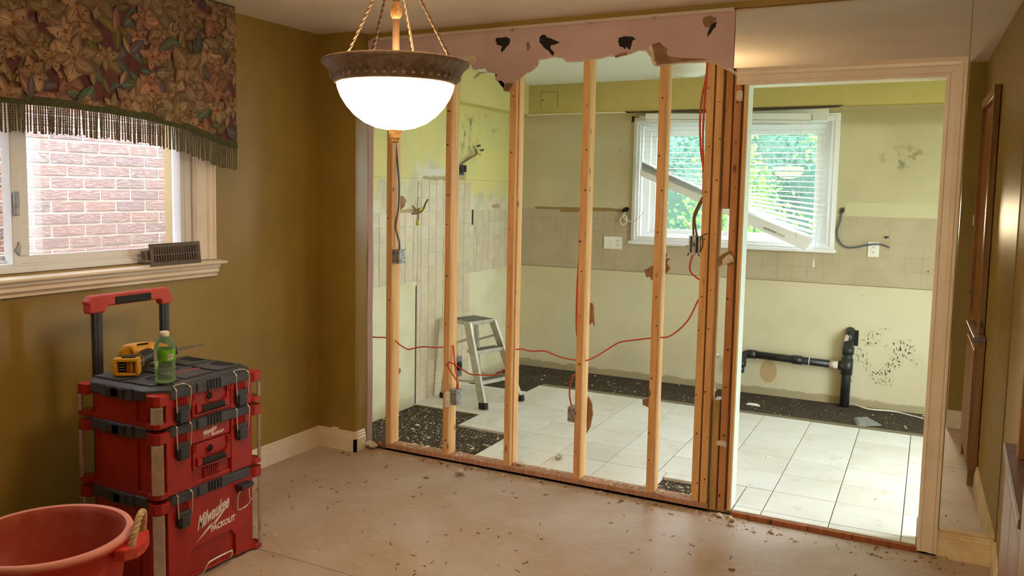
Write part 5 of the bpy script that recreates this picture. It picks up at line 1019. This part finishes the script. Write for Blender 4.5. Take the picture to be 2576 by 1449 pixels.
# step ladder
sl = thing('step_ladder', (-0.74, 1.25, 0.029), 'folding aluminium step ladder with three treads and black rubber feet', 'ladder')
U = Vector((0.31, 0.95, 0)).normalized(); V = Vector((-0.95, 0.31, 0)).normalized(); O = Vector((-0.526, 1.196, 0.029))
LP = lambda u, v, z_: O+U*u+V*v+Vector((0, 0, z_-0.029))
def lad(z_): t = (z_-0.029)/0.571; return 0.185-0.060*t, 0.245*t        # half width and setback of the front legs at height z
for s_ in (-1, 1):
    (h0, v0), (h1, v1) = lad(0.06), lad(0.595)
    lf = part('front_leg', MB().beam(LP(s_*h0, v0, 0.05), LP(s_*h1, v1, 0.595), 0.022, 0.062, V), 'alu', sl, 0.002)
    part('rubber_foot', MB().beam(LP(s_*(h0+0.002), v0-0.006, 0.0295), LP(s_*h0, v0, 0.075), 0.032, 0.072, V), 'rubber', sl, 0.006, sub=lf)
    rl = part('rear_leg', MB().beam(LP(s_*0.185, 0.440, 0.05), LP(s_*0.115, 0.415, 0.585), 0.024, 0.032, V), 'alu', sl, 0.002)
    part('rubber_foot', MB().beam(LP(s_*0.186, 0.440, 0.0295), LP(s_*0.183, 0.440, 0.07), 0.034, 0.042, V), 'rubber', sl, 0.006, sub=rl)
    part('spreader', MB().beam(LP(s_*0.128, 0.20, 0.50), LP(s_*0.128, 0.41, 0.43), 0.004, 0.016), 'alu', sl)
    part('lower_brace', MB().beam(LP(s_*0.155, 0.10, 0.20), LP(s_*0.17, 0.43, 0.17), 0.004, 0.014), 'alu', sl)
def tread(z_, name, depth, extra):
    h_, v_ = lad(z_); h_ += extra
    mb = MB(); c = [LP(-h_, v_-0.028, z_), LP(h_, v_-0.028, z_), LP(h_, v_-0.028+depth, z_), LP(-h_, v_-0.028+depth, z_)]
    mb.add([p-Vector((0, 0, 0.026)) for p in c]+c, [(3, 2, 1, 0), (4, 5, 6, 7), (0, 1, 5, 4), (1, 2, 6, 5), (2, 3, 7, 6), (3, 0, 4, 7)])
    t_ = part(name, mb, 'alu', sl, 0.003)
    k = 2 if depth > 0.15 else 1
    for i in range(k):
        a, b = (0.02+i*(depth-0.02)/k, (i+1)*(depth-0.02)/k)
        mb = MB(); q = [LP(-h_+0.02, v_-0.028+a, z_+0.0002), LP(h_-0.02, v_-0.028+a, z_+0.0002), LP(h_-0.02, v_-0.028+b, z_+0.0002), LP(-h_+0.02, v_-0.028+b, z_+0.0002)]
        mb.add(q+[p+Vector((0, 0, 0.0014)) for p in q], [(3, 2, 1, 0), (4, 5, 6, 7), (0, 1, 5, 4), (1, 2, 6, 5), (2, 3, 7, 6), (3, 0, 4, 7)]); part('grip_pad', mb, 'black', sl, sub=t_)
tread(0.612, 'top_platform', 0.235, 0.012); tread(0.415, 'tread', 0.10, -0.008); tread(0.215, 'tread', 0.10, -0.008)

# ------------------------------------------------------------------ debris
def scatter(name, n_, region, z0, size, mats, label, cat, zf=None):
    mb = MB()
    for _ in range(n_):
        x_, y_ = region(); s0 = size*random.lognormvariate(0, 0.55); mb.chip((x_, y_, z0+(0 if zf is None else zf(x_, y_))), s0, s0*random.uniform(0.35, 0.9), s0*random.uniform(0.2, 0.6), random.uniform(0, 6.28), random.randrange(len(mats)), 0.25)
    return stuff(tag(obj(name, mb, mats, None, (0, 0, 0)), label, cat))
U_ = random.uniform
def reg_a():
    while True:
        x_, y_ = U_(XK+0.01, -0.12), U_(0.10, 0.92)
        if x_ < -0.56 or y_ < 0.60: return x_, y_
scatter('plaster_debris', 2000, reg_a, 0.013, 0.0028, ['dust_chip', 'gypsum', 'grout'], 'pale plaster crumbs scattered on the dark floor beside the left kitchen wall', 'debris')
scatter('plaster_debris', 300, lambda: (U_(XK+0.02, 2.3), U_(2.03, 2.57)), 0.013, 0.0036, ['dust_chip', 'gypsum', 'brown_paper'], 'crumbs scattered along the dark floor strip under the kitchen window', 'debris')
scatter('plaster_debris', 130, lambda: (U_(0.90, 1.08), U_(0.10, 0.30)), 0.013, 0.0036, ['dust_chip', 'gypsum'], 'crumbs in the square untiled patch beside the doorway posts', 'debris')
def reg_p():
    while True:
        x_ = U_(-0.66, 1.11)
        if not any(a-0.012 < x_ < a+0.05 for a in (-0.709, -0.3125, 0.080, 0.494, 0.891)): return x_, U_(0.008, 0.082)
scatter('plaster_debris', 360, reg_p, 0.038, 0.005, ['gypsum', 'dust_chip'], 'white plaster crumbs lying on the bottom plate of the stud wall', 'debris')
scatter('plaster_debris', 240, lambda: (U_(-0.78, 1.3), -abs(random.gauss(0.0, 0.035))-0.006), 0.0, 0.005, ['dust_chip', 'brown_paper', 'gypsum'], 'crumbs along the floor at the foot of the bottom plate', 'debris')
scatter('plaster_debris', 90, lambda: (random.gauss(1.27, 0.05), -abs(random.gauss(0.0, 0.04))-0.006), 0.0, 0.008, ['dust_chip', 'gypsum'], 'heap of plaster crumbs at the foot of the doorway posts', 'debris')
scatter('plaster_debris', 130, lambda: (U_(1.33, 2.3), U_(-0.16, -0.012)), 0.0, 0.005, ['dust_chip', 'brown_paper'], 'crumbs on the subfloor before the doorway threshold', 'debris')
scatter('plaster_debris', 120, lambda: (U_(-0.1, 2.1), U_(0.15, 1.9)), 0.0295, 0.0024, ['dust_chip', 'gypsum'], 'stray crumbs on the white kitchen tiles', 'debris')
mb = MB()
for _ in range(190):
    x_, y_ = U_(-0.9, 2.35), U_(-2.5, -0.10)
    if x_ < -0.10 and y_ < -1.33: continue
    a = U_(0, 6.28); L_ = U_(0.005, 0.014); dx, dy = L_*math.cos(a), L_*math.sin(a)
    mb.beam((x_-dx, y_-dy, 0.0016), (x_+dx, y_+dy, 0.0022), 0.0018, 0.0018)
    if random.random() < 0.4: mb.beam((x_+dx, y_+dy, 0.0012), (x_+dx, y_+dy, U_(0.005, 0.012)), 0.0018, 0.0018, (1, 0, 0))
stuff(tag(obj('loose_staples', mb, 'nail', None, (0, 0, 0)), 'dark staples and nails littering the bare subfloor', 'staples'))
scatter('plaster_debris', 170, lambda: (U_(-0.9, 2.3), U_(-2.4, -0.1)), 0.0, 0.0035, ['dust_chip', 'brown_paper'], 'fine pale crumbs spread over the bare subfloor', 'debris', None)
def chunk(x_, y_, z_, r, m, label):
    mb = MB(); bm = bmesh.new(); bmesh.ops.create_icosphere(bm, subdivisions=2, radius=r)
    rr = random.Random(int(x_*1000)); off = Vector((rr.random()*9, rr.random()*9, 0))
    vs = [v.co*(1+0.75*mnoise.noise(v.co/r*1.1+off)) for v in bm.verts]; mz = min(v.z for v in vs)*0.62
    mb.add([(x_+v.x*1.1, y_+v.y, z_+v.z*0.62-mz) for v in vs], [[v.index for v in f.verts] for f in bm.faces]); bm.free()
    return single('plaster_chunk', mb, m, label, 'plaster chunk')
chunk(-0.10, -0.16, 0.0, 0.026, 'gypsum', 'white crumbled plaster chunk on the subfloor in front of the third stud')
chunk(-0.79, -0.03, 0.0, 0.034, 'gypsum', 'plaster chunk on the floor at the left end of the bottom plate')
chunk(-0.755, 0.02, 0.0, 0.026, 'brown_paper', 'brown rubble lump at the left end of the stud wall')
chunk(0.30, 0.28, 0.029, 0.022, 'dust_chip', 'tan crumb on the white tiles between third and middle studs')
chunk(0.16, 0.05, 0.038, 0.018, 'gypsum', 'white crumb on the bottom plate against the third stud')
chunk(1.27, -0.045, 0.0, 0.018, 'dust_chip', 'largest pale crumb at the foot of the doorway posts')
single('white_scrap', MB().chip((1.02, 2.22, 0.0135), 0.055, 0.022, 0.012, -0.2, 0, 0.05), 'white_plastic', 'white plastic scrap on the dark strip left of the drain pipe', 'scrap')
single('wood_scrap', MB().box(0.55, 0.68, 2.50, 2.53, 0.0135, 0.03), 'stud', 'small wood offcut on the dark strip under the kitchen window', 'scrap', None, 0.002)
single('wood_scrap', MB().chip((-0.98, -0.125, 0.1185), 0.028, 0.008, 0.010, 0.05, 0, 0.02), 'white_trim', 'small painted chip resting on the baseboard of the short stub wall', 'scrap')

# ------------------------------------------------------------------ outdoors
struct('ground', MB().box(-14, 16, -14, 26, -0.5, -0.3), 'lawn')
nb = thing('brick_house_wall', (-2.3, -2.5, -0.3), 'weathered brick side wall of the neighbouring house outside the left window', 'wall')
BXW = -2.22
part('mortar_backing', MB().box(BXW-0.25, BXW-0.006, -9, 3.5, -0.3, 2.75), 'mortar', nb)
bmesh_ = MB().box(-0.05, 0.0, 0, 0.200, 0, 0.0575)
bme = None; cnt = 0
for r in range(0, 16):
    z_ = 0.99+r*0.0675
    for k in range(2, 19):
        y_ = -2.95+k*0.2105+(0.105 if r % 2 else 0)
        if bme is None:
            o = obj('brick', bmesh_, 'brick', nb, None, 0.003, 1); bme = o.data
        else:
            o = bpy.data.objects.new('brick', bme); COL.objects.link(o); o.parent = nb
            bv = o.modifiers.new('edges', 'BEVEL'); bv.width = 0.003; bv.segments = 1
        o.location = Vector((BXW+random.uniform(-0.002, 0.003), y_, z_))-nb.location; cnt += 1
        if cnt >= 290 and False: break
def tree(name, x_, y_, h_, rad, nleaf, leaf, label, zc=None, sz=0.05, squash=1.0):
    t = thing(name, (x_, y_, -0.3), label, 'tree', 'trees and shrubs behind the house')
    mb = MB(); top = Vector((x_, y_, -0.3+h_*0.8)); base = Vector((x_, y_, -0.3))
    mb.tube(smooth([base, base+Vector((0.05, 0, h_*0.25)), base+Vector((-0.04, 0.03, h_*0.5)), top], 4), [0.07*(1-0.05*i) for i in range(13)], 8)
    rr = random.Random(int((x_+9)*100+y_))
    for k in range(7):
        a = rr.uniform(0, 6.28); s0 = base+Vector((0, 0, h_*rr.uniform(0.25, 0.6))); mb.tube(smooth([s0, s0+Vector((math.cos(a)*rad*0.4, math.sin(a)*rad*0.4, h_*0.12)), s0+Vector((math.cos(a)*rad*0.8, math.sin(a)*rad*0.8, h_*0.22))], 3), [0.03, 0.027, 0.024, 0.02, 0.016, 0.012, 0.008], 6)
    part('trunk', mb, 'bark', t)
    clumps = [Vector((rr.gauss(0, 0.45), rr.gauss(0, 0.45), rr.uniform(-0.5, 0.5))) for _ in range(26)]
    mb = MB(); c0 = Vector((x_, y_, -0.3+(h_*0.58 if zc is None else zc)))
    for _ in range(nleaf):
        cl_ = rr.choice(clumps); p = Vector((cl_.x*rad*1.1+rr.gauss(0, 0.16)*rad, cl_.y*rad*1.1+rr.gauss(0, 0.16)*rad, cl_.z*h_*0.8*squash+rr.gauss(0, 0.07)*h_))+c0
        if p.y < 3.25 or p.z < -0.28: continue
        d = Vector((rr.gauss(0, 1), rr.gauss(0, 1), rr.gauss(-0.3, 0.5))).normalized(); s1 = d.cross(Vector((rr.gauss(0, 1), rr.gauss(0, 1), rr.gauss(0, 1)))).normalized(); L_ = sz*rr.uniform(0.7, 1.5)
        mb.add([p, p+d*L_*0.5+s1*L_*0.3, p+d*L_, p+d*L_*0.5-s1*L_*0.3], [(0, 1, 2, 3)])
    if name == 'hedge_shrub':
        bm = bmesh.new(); bmesh.ops.create_icosphere(bm, subdivisions=4, radius=1.0); cm = MB()
        vs = [(c0.x+v.co.x*rad*1.15*(1+0.35*mnoise.noise(v.co*2.3+Vector((x_, y_, 0)))), c0.y+0.25+v.co.y*rad*0.7, max(-0.29, c0.z+v.co.z*h_*0.44*(1+0.30*mnoise.noise(v.co*2.9+Vector((y_, x_, 3)))))) for v in bm.verts]
        cm.add(vs, [[v.index for v in f.verts] for f in bm.faces], 0, True); bm.free(); part('foliage_core', cm, leaf, t)
    stuff(part('foliage', mb, leaf, t)); return t
fm = MB()
for r in range(-18, 27):
    z_ = 0.99+r*0.0675
    for k in range(-24, 28):
        if 0 <= r < 16 and 2 <= k < 19: continue
        y_ = -2.95+k*0.2105+(0.105 if r % 2 else 0); fm.box(BXW-0.05, BXW, y_, y_+0.2, z_, z_+0.0575)
stuff(obj('brick_field', fm, 'brick', nb, nb.location))
tree('maple_tree', 1.75, 6.3, 2.9, 0.85, 5200, 'leaf_lime', 'lime green leafy tree right behind the kitchen window', 1.9, 0.055)
tree('maple_tree', 0.0, 5.6, 2.3, 0.55, 3600, 'leaf_lime', 'light green shrub in the middle of the kitchen window view', 1.35, 0.055)
tree('hedge_shrub', -2.1, 9.2, 3.2, 1.25, 9000, 'leaf_blue', 'blue-green dense shrub at the left of the kitchen window view', 1.5, 0.075)
tree('hedge_shrub', 0.3, 9.9, 3.3, 1.15, 9000, 'leaf_blue', 'blue-green dense shrub behind the lime leaves in the window view', 1.55, 0.075)
tree('hedge_shrub', 2.5, 10.0, 3.3, 1.15, 9000, 'leaf_green', 'dense green shrub at the right beyond the kitchen window', 1.55, 0.075)
tree('hedge_shrub', -4.6, 9.4, 3.1, 1.25, 8000, 'leaf_green', 'green shrub at the far left beyond the kitchen window', 1.5, 0.075)
for k_, x_ in enumerate((-7.0, -3.6, -0.2, 3.2)):
    tree('hedge_shrub', x_, 16.0, 3.7, 1.6, 7000, 'leaf_blue', ('outermost', 'second', 'third', 'rightmost')[k_]+' of four tall far shrubs behind the garden, counted from the left', 1.7, 0.11)
fn_ = thing('garden_fence', (0.6, 12.6, -0.3), 'sunlit orange wooden fence glimpsed between the leaves', 'fence')
for k in range(6): part('fence_board', MB().box(-1.6+k*0.36, -1.6+k*0.36+0.33, 12.6, 12.63, -0.3, 2.12), 'sunwood', fn_)
for z_ in (0.4, 1.6): part('fence_rail', MB().box(-1.6, 0.53, 12.63, 12.67, z_, z_+0.09), 'sunwood', fn_)
